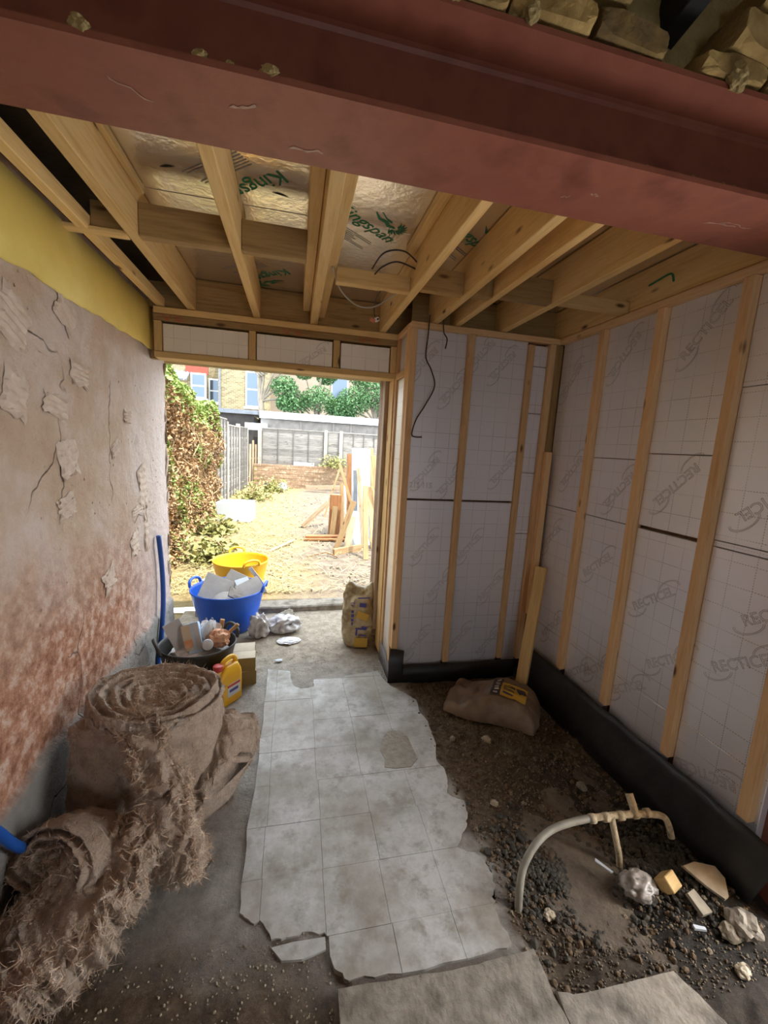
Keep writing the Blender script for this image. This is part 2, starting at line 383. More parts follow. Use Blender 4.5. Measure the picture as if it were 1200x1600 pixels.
def blob_mesh(size, sub=3, amp=.15, freq=2.0, seed=0, ridged=False, flat=None):
    bm = bmesh.new(); bmesh.ops.create_icosphere(bm, subdivisions=sub, radius=1)
    for v in bm.verts:
        p = v.co*freq+Vector((seed*7.3, seed*3.1, seed*1.7))
        h = noise.noise(p)*.7+noise.noise(p*2.3)*.35+noise.noise(p*5)*.15
        if ridged: h = (1-abs(noise.noise(p))*2.2)*.6+(1-abs(noise.noise(p*2.4))*2)*.4-.5
        v.co = v.co*(1+amp*h)
        v.co = Vector((v.co.x*size[0], v.co.y*size[1], v.co.z*size[2]))
        if flat is not None and v.co.z < flat: v.co.z = flat
    me = bpy.data.meshes.new('blob'); bm.to_mesh(me); bm.free(); return me
def crumple(me, amp, f, seed=0, zmin=None):
    me.update()
    for v in me.vertices:
        q = v.co*f+Vector((seed, 0, 0)); r1 = 1-abs(noise.noise(q))*2.4; r2 = 1-abs(noise.noise(q*2.1+Vector((5, 5, 5))))*2.4
        v.co += v.normal*amp*(r1+.5*r2)
        if zmin is not None: v.co.z = max(zmin, v.co.z)
def stone(name, loc, size, mat, seed, parent=None, rot=None, amp=.5):
    o = link(name, blob_mesh(size, 3, amp, 1.9, seed), mat, parent)
    o.location = loc; o.rotation_euler = rot or (random.uniform(-.3, .3), random.uniform(-.3, .3), random.uniform(0, 6)); return o
def scatter(name, n, posf, sizef, mat, parent=None, verts=None, faces=None, orient=None):
    """many tiny loose pieces joined into one mesh"""
    bm0 = bmesh.new(); bmesh.ops.create_icosphere(bm0, subdivisions=1, radius=1)
    bv = verts or [v.co.copy() for v in bm0.verts]; bf = faces or [[v.index for v in f.verts] for f in bm0.faces]
    vs, fs = [], []
    for i in range(n):
        p = posf(i)
        if p is None: continue
        s = sizef(i); b = len(vs)
        rot = orient(i) if orient else Matrix.Rotation(random.uniform(0, 6.28), 3, Vector((random.uniform(-1, 1), random.uniform(-1, 1), random.uniform(-1, 1)+.01)).normalized())
        sx = s if isinstance(s, Vector) else Vector((s*random.uniform(.7, 1.3), s*random.uniform(.7, 1.3), s*random.uniform(.6, 1)))
        for v in bv: vs.append(rot @ Vector((v.x*sx.x, v.y*sx.y, v.z*sx.z))+Vector(p))
        for f in bf: fs.append([b+k for k in f])
    bm0.free(); o = link(name, pyd(name, vs, fs), mat, parent); o['kind'] = 'stuff'; return o
LEAF_V = [Vector(v) for v in ((0, -1, 0), (.55, -.25, .14), (.5, .35, .1), (0, 1, -.15), (-.5, .35, .1), (-.55, -.25, .14), (0, 0, -.04))]
LEAF_F = [(0, 1, 6), (1, 2, 6), (2, 3, 6), (3, 4, 6), (4, 5, 6), (5, 0, 6)]
def grid_mesh(x0, x1, y0, y1, nx, ny, f):
    vs = [Vector(f(x0+(x1-x0)*i/nx, y0+(y1-y0)*j/ny)) for j in range(ny+1) for i in range(nx+1)]
    fs = [(j*(nx+1)+i, j*(nx+1)+i+1, (j+1)*(nx+1)+i+1, (j+1)*(nx+1)+i) for j in range(ny) for i in range(nx)]
    return pyd('grid', vs, fs)
def N3(x, y, z, f): return noise.noise(Vector((x*f, y*f, z*f)))
def text_mesh(s, size, outline=None, res=3, italic=0):
    cu = bpy.data.curves.new('t', 'FONT'); cu.body = s; cu.size = size; cu.resolution_u = res; cu.shear = italic; cu.align_x = 'CENTER'; cu.align_y = 'CENTER'
    if outline: cu.fill_mode = 'NONE'; cu.bevel_depth = outline; cu.bevel_resolution = 0
    else: cu.extrude = .0004
    o = bpy.data.objects.new('t', cu); COL.objects.link(o); bpy.context.view_layer.update()
    me = bpy.data.meshes.new_from_object(o.evaluated_get(bpy.context.evaluated_depsgraph_get()))
    bpy.data.objects.remove(o); return me
def ribbon_mesh(lines, w, z=.0006, bm=None):
    vs, fs = [], []
    for pts, ww in lines:
        b = len(vs); n = len(pts)
        for i, p in enumerate(pts):
            p = Vector((p[0], p[1])); d = Vector(pts[min(n-1, i+1)])-Vector(pts[max(0, i-1)]); d = Vector((-d.y, d.x)).normalized()
            q = ww(i/(n-1)) if callable(ww) else ww
            vs += [(p.x+d.x*q, p.y+d.y*q, z), (p.x-d.x*q, p.y-d.y*q, z)]
        fs += [(b+2*i, b+2*i+1, b+2*i+3, b+2*i+2) for i in range(n-1)]
    return pyd('ribbon', vs, fs)
def join_meshes(name, mes):
    bm = bmesh.new()
    for me in mes: bm.from_mesh(me)
    out = bpy.data.meshes.new(name); bm.to_mesh(out); bm.free(); return out
def arc(cx, cy, rx, ry, a0, a1, n=14, tilt=0):
    out = []
    for i in range(n+1):
        a = R(a0+(a1-a0)*i/n); x, y = rx*math.cos(a), ry*math.sin(a)
        out.append((cx+x*math.cos(tilt)-y*math.sin(tilt), cy+x*math.sin(tilt)+y*math.cos(tilt)))
    return out

# printed brand mark of the wall boards: outlined word with two open loops
_lines = []
for d in (0, .007):
    _lines.append((arc(-.115, -.02, .062-d, .032-d*.6, 165, 350), .0007))
    _lines.append((arc(.115, .02, .062-d, .032-d*.6, -15, 170), .0007))
LOGO = join_meshes('wall_board_mark', [text_mesh('RECTICEL', .060, .0006, 2), ribbon_mesh(_lines, .001)])
LOGO.materials.append(M['print_grey'])

# ================================================================ THE SETTING
def hfloor(x, y):
    h = .005*N3(x, y, 0, 3)+.003*N3(x, y, 5, 11)-.005
    if x > .8 and y < 2.75:
        k = min(1, (x-.8)/.15); h += k*(.02*N3(x, y, 2, 2.2)+.018*N3(x, y, 3, 6)+.010*N3(x, y, 9, 17)+.006*N3(x, y, 11, 38)-.012)
        d = math.hypot(x-1.2, y-1.25); h -= k*.05*max(0, 1-d/.35)
        d = math.hypot(x-1.75, y-1.1); h += k*.05*max(0, 1-d/.5)
    if y < 1.17 and x < .2: h += min(1, (1.17-y)/.12)*(-.012+.016*N3(x, y, 1, 5)+.008*N3(x, y, 1, 14))
    if -.17 < x < .83 and 1.0 < y < 2.9: h = min(h, -.005)
    if y > 2.9: h += .006*N3(x, y, 4, 14)
    return h
fl = link('floor', grid_mesh(-1.02, 2.1, .55, 4.12, 320, 360, lambda x, y: (x, y, hfloor(x, y))), M['floor'], smooth=True)
fl['kind'] = 'structure'
# old 9 inch tile screed, every tile its own piece
OUT = [(-.167, 2.955), (-.156, 2.648), (-.153, 2.037), (-.166, 1.69), (-.165, 1.415), (-.159, 1.297), (-.115, 1.26), (-.077, 1.252), (-.045, 1.2), (-.009, 1.189), (.06, 1.2), (.138, 1.185), (.143, 1.135), (.162, 1.079), (.205, 1.04), (.375, 1.028), (.689, 1.03), (.777, 1.04), (.767, 1.162), (.79, 1.2), (.814, 1.233), (.82, 1.3), (.808, 1.351), (.76, 1.375), (.722, 1.408), (.79, 1.48), (.837, 1.557), (.847, 1.623), (.80, 1.65), (.78, 1.676), (.81, 1.75), (.823, 1.826), (.80, 1.9), (.84, 2.02), (.855, 2.213), (.83, 2.32), (.844, 2.439), (.78, 2.54), (.702, 2.628), (.67, 2.72), (.653, 2.83), (.40, 2.79), (.39, 2.77), (.17, 2.77), (.165, 2.68), (.08, 2.66), (.02, 2.72), (.0, 2.9)]
def clip(poly, a, b, c):      # keep a*x+b*y<=c
    out = []
    for i in range(len(poly)):
        p, q = poly[i], poly[(i+1) % len(poly)]; dp = a*p[0]+b*p[1]-c; dq = a*q[0]+b*q[1]-c
        if dp <= 0: out.append(p)
        if dp*dq < 0: t = dp/(dp-dq); out.append((p[0]+(q[0]-p[0])*t, p[1]+(q[1]-p[1])*t))
    return out
OUT = [p for i in range(len(OUT)) for p in [OUT[i]]+[((OUT[i][0]*(1-t)+OUT[(i+1) % len(OUT)][0]*t)+.014*N3(i, t*3, 0, 1.7), (OUT[i][1]*(1-t)+OUT[(i+1) % len(OUT)][1]*t)+.010*N3(i, t*3, 5, 1.7)) for t in (.25, .5, .75)]]
XG = [-.30, -.088, .147, .378, .607, .90]; YG = [.98, 1.172, 1.405, 1.63, 1.855, 2.08, 2.32, 2.545, 2.765, 3.0]
HOLE = [(.578, 2.152), (.53, 2.09), (.505, 2.013), (.518, 1.94), (.503, 1.885), (.56, 1.868), (.647, 1.868), (.70, 1.92), (.692, 2.025), (.69, 2.09), (.664, 2.14), (.62, 2.155)]
def prism(name, poly, z0, z1, mat, parent):
    area = sum(poly[i][0]*poly[(i+1) % len(poly)][1]-poly[(i+1) % len(poly)][0]*poly[i][1] for i in range(len(poly)))/2
    if abs(area) < .0006: return None
    if area < 0: poly = poly[::-1]
    bm = bmesh.new(); top = [bm.verts.new((x, y, z1)) for x, y in poly]; bot = [bm.verts.new((x+(x > 0)*.0, y, z0)) for x, y in poly]
    bm.faces.new(top); n = len(poly)
    for i in range(n): bm.faces.new((top[i], bot[i], bot[(i+1) % n], top[(i+1) % n]))
    bmesh.ops.triangulate(bm, faces=[f for f in bm.faces if len(f.verts) > 4])
    me = bpy.data.meshes.new(name); bm.to_mesh(me); bm.free(); return link(name, me, mat, parent)
for i in range(len(XG)-1):
    for j in range(len(YG)-1):
        g = .0007; p = OUT
        jx = .004*math.sin(j*2.1+i); jy = .004*math.sin(i*1.7)
        p = clip(p, -1, 0, -(XG[i]+g+jx)); p = clip(p, 1, 0, XG[i+1]-g+(.004*math.sin(j*2.1+i+1)))
        p = clip(p, 0, -1, -(YG[j]+g)); p = clip(p, 0, 1, YG[j+1]-g)
        if len(p) >= 3: prism('floor_tile', p, -.03, .002+.0007*math.sin(i*5+j*3), M['tile'], fl)
hp = prism('bare_patch', HOLE, -.01, .0052, simple('sandy_patch', [sr('a19c90'), sr('8d877a')], 30, .95, bump=.8, bscale=60), fl)
prism('broken_tile', [(-.043, 1.172), (.03, 1.176), (.138, 1.172), (.139, 1.136), (.06, 1.122), (-.007, 1.13)], -.03, .001, M['tile'], fl)
# old house threshold slab next to the camera
def ragged(pts, n=8, amp=.008):
    out = []
    for i in range(len(pts)):
        a, b = Vector(pts[i]), Vector(pts[(i+1) % len(pts)]); d = (b-a); pr = Vector((-d.y, d.x)).normalized()
        for k in range(n): q = a+d*k/n; out.append(tuple(q+pr*amp*noise.noise(Vector((q.x*23, q.y*23, 1)))))
    return out
prism('threshold_slab', ragged([(.165, .55), (.84, .55), (.84, .93), (.84, 1.005), (.60, 1.0), (.165, 1.018)]), -.06, .014, M['concrete'], fl)
prism('threshold_slab', ragged([(.845, .45), (1.33, .45), (1.33, .74), (1.28, .87), (.9, .875), (.85, .90)]), -.06, .008, M['concrete'], fl)
rear = link('floor_house', grid_mesh(-1.0, 2.6, -3.3, .62, 12, 12, lambda x, y: (x, y, -.02)), M['concrete']); rear['kind'] = 'structure'

# left wall -------------------------------------------------------
def wl(y, z):
    return (-.95+.006*N3(0, y, z, 2)+.004*N3(1, y, z, 7)+.0025*N3(2, y, z, 18)+(.02 if z < .40+.05*N3(4, y, z, 3) else 0), y, z)
wleft = link('wall_left', grid_mesh(-3.3, 3.42, -.05, 2.56, 300, 130, lambda y, z: wl(y, z)), M['plaster'], smooth=True)
wleft['kind'] = 'structure'
bx('wall_core', -1.25, -.965, -3.3, 3.41, -.1, 3.1, M['edge_stone'], wleft)
# yellow painted plaster band, proud of the bare wall, ragged lower edge
vs = []; ny = 240
for i in range(ny+1):
    y = .2+i*(3.215-.2)/ny
    zb = 2.235+.012*N3(y, 0, 0, 9)+.014*N3(y, 3, 0, 3)+.02*(y-1.7)/1.5-.006
    zt = 2.52+.012*N3(y, 7, 0, 5)
    ys = y if i < ny else y
    for (x, z) in ((-.948, zb), (-.934, zb+.004), (-.932, (zb+zt)/2), (-.934, zt), (-.97, zt+.004)): vs.append((x, ys, z))
fs = [(i*5+k, (i+1)*5+k, (i+1)*5+k+1, i*5+k+1) for i in range(ny) for k in range(4)]
link('painted_band', pyd('painted_band', vs, [f[::-1] for f in fs]), M['yellow_paint'], wleft, True)
# ragged end of the wall at the doorway
for k in range(16):
    stone('wall_end_lump', (-.958+random.uniform(-.008, .006), 3.405+random.uniform(-.01, .006), .1+k*.135), (.016, .016, .085), M['adhesive'] if k % 3 else M['edge_stone'], k, wleft)
for k, (y, z) in enumerate(((3.19, 2.42), (3.2, 2.35), (3.215, 2.28), (3.2, 2.5))):
    stone('broken_plaster', (-.945, y+.03, z), (.02, .035, .05), M['edge_stone'], 40+k, wleft)
# combed adhesive patches
def patch(y, z, w, h, rot, ribs, seed):
    bm = bmesh.new(); nu, nv = 10, ribs*4
    vv = [[None]*(nv+1) for _ in range(nu+1)]
    for i in range(nu+1):
        for j in range(nv+1):
            u = (i/nu-.5); v = (j/nv-.5)
            e = 1+.35*noise.noise(Vector((u*5, v*5, seed)))
            px, pz = u*w*e, v*h*e
            hgt = .001+.003*math.sin(j/nv*ribs*2*math.pi)+.003*noise.noise(Vector((u*6, v*6, seed+3)))
            if i in (0, nu) or j in (0, nv): hgt = -.005
            c, s = math.cos(rot), math.sin(rot)
            vv[i][j] = bm.verts.new((hgt, px*c-pz*s, px*s+pz*c))
    for i in range(nu):
        for j in range(nv): bm.faces.new((vv[i][j], vv[i+1][j], vv[i+1][j+1], vv[i][j+1]))
    me = bpy.data.meshes.new('patch'); bm.to_mesh(me); bm.free()
    o = link('adhesive_patch', me, M['adhesive'], wleft); o.location = (-.942, y, z)
for a in ((1.72, 2.05, .16, .17, -.5, 6, 1), (1.70, 1.80, .13, .16, -.3, 5, 2), (2.06, 2.16, .15, .10, -.6, 5, 3), (2.16, 1.93, .15, .10, -.1, 5, 4), (1.95, 1.78, .16, .09, -.2, 4, 5),
          (2.02, 1.56, .14, .16, .15, 5, 6), (1.98, 1.36, .13, .09, .2, 5, 7), (2.68, 1.78, .10, .07, 0, 4, 9), (2.88, 1.35, .14, .30, .05, 7, 10),
          (2.78, 1.22, .16, .05, .1, 3, 11), (2.35, .92, .13, .11, .35, 6, 12), (2.72, 1.02, .12, .14, .1, 4, 13), (2.92, 1.05, .07, .25, .05, 5, 14), (2.5, 1.6, .12, .07, .4, 3, 16)):
    patch(*a)

# framing of roof (ceiling) ----------------------------------------
ceil = struct('ceiling')
ZF = 2.70
def panel(name, size, mat, parent, loc, mode):
    """board face in local XY, facing local +Z. mode: right / back / top / side"""
    k = (tuple(round(s, 4) for s in size), 'p', mat.name)
    if k not in BOX: BOX[k] = box_mesh((size[0], size[1], size[2]), .002); BOX[k].materials.append(mat)
    o = link(name, BOX[k], mat, parent); o.location = loc
    X, Y = {'right': ((0, -1, 0), (0, 0, 1)), 'back': ((1, 0, 0), (0, 0, 1)), 'top': ((1, 0, 0), (0, -1, 0)), 'side': ((0, -1, 0), (0, 0, 1))}[mode]
    X = Vector(X); Y = Vector(Y); Z = X.cross(Y)
    o.rotation_euler = Matrix((X, Y, Z)).transposed().to_euler(); o['t'] = size[2]/2
    return o
def printed(name, me, par, x, y, ang, sc=1):
    o = bpy.data.objects.new(name, me); COL.objects.link(o); o.parent = par
    o.location = (x, y, par['t']+.0012); o.rotation_euler = (0, 0, ang); o.scale = (sc, sc, sc); return o
JO = [(-.885, -.84), (-.70, -.652), (-.29, -.245), (.085, .135), (.575, .62), (.85, .897), (1.005, 1.045), (1.335, 1.38), (1.80, 1.85)]
Y0, Y1 = 1.19, 3.075
for k, (a, b) in enumerate(JO):
    bx('joist', a, b, Y0, Y1 if k < 5 or k == 8 else 2.786, 2.50 if k != 8 else 2.505, 2.698 if k else 2.56, M['timber'], ceil)
bx('joist', .035, .083, Y0, Y1, 2.585, 2.698, M['timber'], ceil); bx('joist', .137, .185, Y0, Y1, 2.555, 2.698, M['timber'], ceil)
bx('joist_spacer', -.652, -.63, Y0, 2.06, 2.665, 2.698, M['timber'], ceil)
bx('joist_spacer', .53, .574, Y0, 2.2, 2.66, 2.698, M['timber'], ceil)
bx('dark_gap_sheet', -.948, -.702, Y0, 3.07, 2.655, 2.66, M['dpm'], ceil)  # black sheet stands in for the dark void beside the wall joist
# noggings
for (a, b, y, z0, z1, w) in ((-.945, -.70, 2.075, 2.497, 2.515, .05), (-.84, -.70, 2.09, 2.515, 2.62, .045), (-.652, -.29, 2.06, 2.497, 2.625, .046), (-.245, .035, 2.05, 2.497, 2.622, .046), (.185, .575, 2.26, 2.50, 2.575, .05),
                         (.62, .85, 2.20, 2.50, 2.61, .05), (.897, 1.005, 2.18, 2.50, 2.61, .05), (1.045, 1.335, 2.15, 2.50, 2.62, .05), (1.38, 1.80, 2.12, 2.50, 2.56, .05)):
    bx('nogging', a+.001, b-.001, y-w/2, y+w/2, z0, z1, M['timber'] if z1 < 2.6 else M['timber_dark'], ceil)  # deep noggings darker: shade on faces turned from the door, put into colour
bx('nogging', .62, 1.80, 1.36, 1.40, 2.585, 2.697, M['timber'], ceil)
bx('rim_board', -.95, 1.86, Y1+.002, Y1+.05, 2.50, 2.70, M['timber_dark'], ceil)
bx('rim_board', .74, 1.86, 2.788, 2.80, 2.50, 2.70, M['timber_dark'], ceil)  # dark board added to stand in for the dark gap above the short wall
# foil faced roof boards
RB = []
for x0, x1, y0, y1 in ((-1.0, .11, 1.21, 2.075), (-1.0, .11, 2.08, 3.3), (.112, .735, 1.21, 2.083), (.112, .735, 2.087, 3.3), (.737, 1.95, 1.21, 2.07), (.737, 1.95, 2.075, 3.3)):
    RB.append(panel('roof_insulation_board', (x1-x0, y1-y0, .05), M['foil_roof'], ceil, ((x0+x1)/2, (y0+y1)/2, ZF+.027), 'top'))
bx('roof_deck', -1.26, 2.12, 1.22, 3.62, 2.76, 2.96, M['timber_dark'], ceil)
KS = text_mesh('Kingspan', .105, None, 3, .15); KS.materials.append(M['print_green'])
_l = []
for k in range(10):   # fan-like mane and thin body strokes
    a = R(-95+k*21); _l.append(([(.014*math.cos(a), .014*math.sin(a)), (.036*math.cos(a+.08), .036*math.sin(a+.08)), (.058*math.cos(a+.3), .058*math.sin(a+.3))], lambda t: .0008+.0042*math.sin(math.pi*min(1, t*.9+.1))))
_l += [([(-.005, .0), (-.04, -.012), (-.07, .004), (-.11, -.004), (-.16, .02)], lambda t: .010*math.sin(math.pi*(.15+.8*t))), ([(-.05, .02), (-.09, .022), (-.14, .04)], lambda t: .004*(1-t)+.001), ([(.02, -.02), (.05, -.05), (.055, -.075), (.09, -.10), (.10, -.075)], .0013), ([(.0, -.03), (.03, -.06), (.035, -.09), (.06, -.105)], .0013), ([(.04, -.075), (.03, -.095), (.045, -.115)], .0012), ([(-.02, -.02), (.0, -.045), (.03, -.055)], .0013)]
LION = ribbon_mesh(_l, 0); LION.materials.append(M['print_green'])
_l = [([(-.14, -.014*k), (-.14+random.uniform(.12, .3), -.014*k)], .0018) for k in range(9)]
SMALL = ribbon_mesh(_l, 0); SMALL.materials.append(M['print_grey'])
def on_roof(me, nm, wx, wy, ang, sc=1):
    for b in RB:
        sz = b.data.vertices; hx = max(v.co.x for v in sz); hy = max(v.co.y for v in sz)
        if abs(wx-b.location.x) <= hx and abs(wy-b.location.y) <= hy: return printed(nm, me, b, wx-b.location.x, -(wy-b.location.y), ang, sc)
def brand(wx, wy, ang, sc=1.0):
    c, s = math.cos(ang), math.sin(ang)
    def off(u, v): return wx+(u*c-v*s), wy-(u*s+v*c)
    on_roof(KS, 'printed_lettering', wx, wy, ang, sc)
    p = off(.11, .085); on_roof(LION, 'printed_lion', p[0], p[1], ang, sc)
    p = off(.02, -.10); on_roof(SMALL, 'printed_small_text', p[0], p[1], ang, sc)
brand(.30, 2.06, R(-38)); brand(.80, 2.02, R(-38)); brand(-.20, 1.94, R(222)); brand(-.20, 2.86, R(222)); brand(-.50, 1.52, R(222))

for (x, y, a, l) in ((-.585, 1.60, .3, .03), (-.50, 1.90, .35, .03), (-.08, 1.95, -.2, .035)):
    tr = ribbon_mesh([([(-l, 0), (0, .003), (l, -.002)], lambda t: .001+.005*math.sin(math.pi*t))], 0); tr.materials.append(M['black']); on_roof(tr, 'foil_tear', x, y, a)

# steel beam --------------------------------------------------------
st = thing('steel_beam', 'deep red-oxide painted steel beam spanning the opening overhead', 'beam', (0, 1.175, 2.45))
def isection(L, b, h, tf, tw, r=.014):
    pr = [(b/2, 0), (b/2, tf)]
    pr += [(tw/2+r, tf), (tw/2+r*.3, tf+r*.3), (tw/2, tf+r)]
    pr += [(tw/2, h-tf-r), (tw/2+r*.3, h-tf-r*.3), (tw/2+r, h-tf), (b/2, h-tf), (b/2, h)]
    pr = pr+[(-x, z) for x, z in pr[::-1]]
    pr = [pr[i] for i in range(len(pr)) if i == 0 or pr[i] != pr[i-1]]
    if pr[0] == pr[-1]: pr.pop()
    n = len(pr); vs = [(x, p[0], p[1]) for x in (-L/2, L/2) for p in pr]
    fs = [(i, (i+1) % n, n+(i+1) % n, n+i) for i in range(n)]+[tuple(range(n))[::-1], tuple(range(n, 2*n))]
    return pyd('isection', vs, [f[::-1] for f in fs])
ib = link('beam_section', isection(3.5, .25, .25, .014, .009), M['steel'], st); ib.location = (.5, 0, 0)
# mortar crumbs on the near flange lip and bright scratches below
for k, (x, s) in enumerate(((-.43, .022), (-.21, .016), (-.15, .009), (-.07, .02), (1.05, .006), (1.15, .006), (1.19, .005), (.9, .005))):
    o = stone('mortar_crumb', (x, -.118, .016+s*.3), (s, s*.5, s*.7), M['mortar'], 60+k, st)
SCR = simple('scratched_metal', [sr('b09080'), sr('8a6a5c')], 60, .5, 0)
def scratch(x, y, dx, dy, w, n=6):
    pts = [(x+dx*t/n+random.uniform(-.006, .006), y+dy*t/n+random.uniform(-.006, .006)) for t in range(n+1)]
    o = link('scratch', ribbon_mesh([(pts, lambda t: w*(.3+abs(math.sin(9*t))))], 0), SCR, st); o.rotation_euler = (math.pi, 0, 0); o.location = (0, 0, -.0004)
for a in ((-.16, .03, .06, .02, .004), (-.03, -.07, .09, .01, .004), (-.42, .04, .08, -.05, .002), (1.25, -.02, .12, .02, .003), (1.3, .0, .12, .0, .002), (.82, .0, .03, .0, .003), (.75, -.04, .02, .01, .002)): scratch(*a)
def column(name, label, x0, x1, y0, y1):
    t = thing(name, label, 'column', ((x0+x1)/2, (y0+y1)/2, 0))
    s = link('column_section', isection(2.47, y1-y0, x1-x0, .012, .009), M['steel'], t); s.rotation_euler = (0, R(-90), 0); s.location = ((x1-x0)/2, 0, 1.21)
    box('base_plate', (x1-x0+.08, y1-y0+.06, .015), (0, 0, -.012), M['steel'], t)
column('steel_column', 'dark red steel column standing at the right edge beside the last stud', 1.845, 2.08, .89, 1.045)
column('steel_column', 'narrow dark steel column at the lower left edge by the plaster wall', -.965, -.795, .90, 1.13)

# masonry above the beam --------------------------------------------
wup = link('wall_above_beam', grid_mesh(-1.0, 2.3, 2.70, 3.25, 120, 30, lambda x, z: (x, 1.15+.03*N3(x, 0, z, 6)+.02*N3(x, 2, z, 15), z)), M['mortar'], smooth=True); wup['kind'] = 'structure'
for k, (x, z, w, h, d, rz) in enumerate(((.36, 2.735, .2, .06, .1, .05), (.58, 2.745, .21, .065, .11, -.06), (.80, 2.74, .2, .06, .1, .04), (.50, 2.815, .2, .065, .13, .03), (.70, 2.82, .17, .07, .12, -.1), (1.12, 2.735, .21, .05, .1, .06), (1.34, 2.74, .2, .055, .1, -.04), (1.18, 2.80, .2, .075, .13, .12), (1.37, 2.81, .15, .07, .12, -.1), (.62, 2.89, .2, .07, .13, .05), (1.25, 2.885, .22, .07, .14, .02))):
    o = link('brick', blob_mesh((w*.72, d*.72, h*.78), 4, .25, 1.6, k), M['stock_brick'], wup); o.location = (x, 1.12-d*.3, z); o.rotation_euler = (0, .05*math.sin(k), rz)
    for v in o.data.vertices: v.co = Vector((max(-w/2, min(w/2, v.co.x)), max(-d/2, min(d/2, v.co.y)), max(-h/2, min(h/2, v.co.z))))
bar('bearing_timber', (-.9, 1.10, 2.715), (1.9, 1.10, 2.715), .05, .025, M['timber_dark'], wup, (0, 0, 1))
bar('dark_gap_joist', (.93, .2, 2.99), (.98, 1.17, 2.90), .055, .14, M['black'], wup, (0, 0, 1))  # joists in void black; the gap's darkness is put into their colour
bar('dark_gap_joist', (1.50, .2, 2.95), (1.55, 1.17, 2.86), .07, .2, M['black'], wup, (0, 0, 1))
for k, (x, s) in enumerate(((1.13, .03), (.52, .02), (.33, .018))): stone('mortar_lump', (x, 1.045, 2.712), (s, .02, s*1.1), M['mortar'], 80+k, wup)
hc = link('ceiling_house', grid_mesh(-1.0, 2.6, -3.3, 1.2, 10, 10, lambda x, y: (x, y, 3.06)), M['timber_dark']); hc['kind'] = 'structure'

# header over the doorway ------------------------------------------
hd = struct('wall_header')
HY = 3.03
bx('top_plate', -.90, .709, HY, HY+.09, 2.455, 2.495, M['timber'], hd)
bx('header_rail', -.90, .709, HY+.004, HY+.09, 2.412, 2.453, M['timber_dark'], hd)
bx('bottom_plate', -.90, .709, HY-.002, HY+.13, 2.183, 2.222, M['timber'], hd)
for x in (-.90, -.318, .25, .664): bx('cripple_stud', x, x+.045, HY+.006, HY+.09, 2.224, 2.411, M['timber'], hd)
for x0, x1 in ((-.852, -.32), (-.27, .247), (.30, .66)):
    p = panel('insulation_panel', (x1-x0-.006, .172, .04), M['foil_warm_lit'], hd, ((x0+x1)/2, HY+.036, 2.312), 'back')
    if x0 == -.27: printed('printed_mark', LOGO, p, .12, -.02, R(215), .8)
bx('header_backing', -.95, .72, HY+.092, HY+.14, 2.186, 2.50, M['timber_dark'], hd)
bx('outer_lintel', -1.25, .75, 3.18, 3.55, 2.225, 2.78, M['mortar'], hd)
red = ribbon_mesh([([(-.05, .018), (-.02, -.018)], .003), ([(-.02, -.018), (.005, .018)], .003), ([(.03, .018), (.045, -.016)], .003), ([(.06, .018), (.06, -.018)], .003), ([(.045, -.016), (.09, -.012)], .002)], 0); red.materials.append(M['print_red'])
for x in (-.80, -.05, .48):
    o = bpy.data.objects.new('red_pencil_mark', red); COL.objects.link(o); o.parent = hd; o.location = (x, HY+.0025, 2.433); o.rotation_euler = (R(90), 0, 0)

# nib wall to the right of the door --------------------------------
nb = struct('wall_back')
NX, NY = .711, 2.678
bx('top_plate', NX, 1.80, NY, NY+.06, 2.458, 2.495, M['timber_stud'], nb)
bx('stud', NX, NX+.045, NY+.001, NY+.06, .25, 2.457, M['timber_stud'], nb)
bx('stud', 1.108, 1.152, NY-.008, NY+.05, .13, 2.457, M['timber_stud'], nb)
bx('stud', 1.555, 1.60, NY+.004, NY+.06, .13, 2.44, M['timber_stud'], nb)
bx('stud', 1.712, 1.757, NY-.004, NY+.06, .12, 2.457, M['timber_stud'], nb)
bx('stud', 1.759, 1.822, NY+.008, NY+.07, .12, 2.457, M['timber_dark'], nb)
bx('stud', 1.745, 1.79, NY-.05, NY-.006, .5, 1.72, M['timber_stud'], nb)
bx('backing_board', NX+.02, 1.9, NY+.075, NY+.10, -.05, 2.495, M['foam'], nb)
NF = NY+.022
def npan(x0, x1, z0, z1): return panel('insulation_panel', (x1-x0, z1-z0, .04), M['foil'], nb, ((x0+x1)/2, NF+.02, (z0+z1)/2), 'back')
for (x0, x1) in ((.758, 1.106), (1.154, 1.553)):
    up = npan(x0, x1, 1.352, 2.456); lo = npan(x0, x1, .02, 1.338)
    w = (x1-x0)
    for px, pz in ((-.12, .35), (.10, .20), (-.05, -.36), (.13, -.42)) if x0 < 1 else ((.02, .38), (.1, -.33), (-.14, .44)): printed('printed_mark', LOGO, up, px, pz, R(48+180), .95)
    for px, pz in ((-.02, .33), (-.03, -.40), (.12, .05)) if x0 < 1 else ((-.1, .33), (.1, .02), (-.12, -.38), (.12, -.42)): printed('printed_mark', LOGO, lo, px, pz, R(48), .95)
    if x0 < 1:
        hw = text_mesh('213 115', .05, .0007, 2); hw.materials.append(M['print_grey']); printed('pencilled_numbers', hw, up, -.08, -.46, 0)
for z0, z1 in ((.02, .42), (.424, 1.11), (1.114, 1.56), (1.564, 1.98), (1.984, 2.30), (2.304, 2.44)): npan(1.602, 1.71, z0, z1)
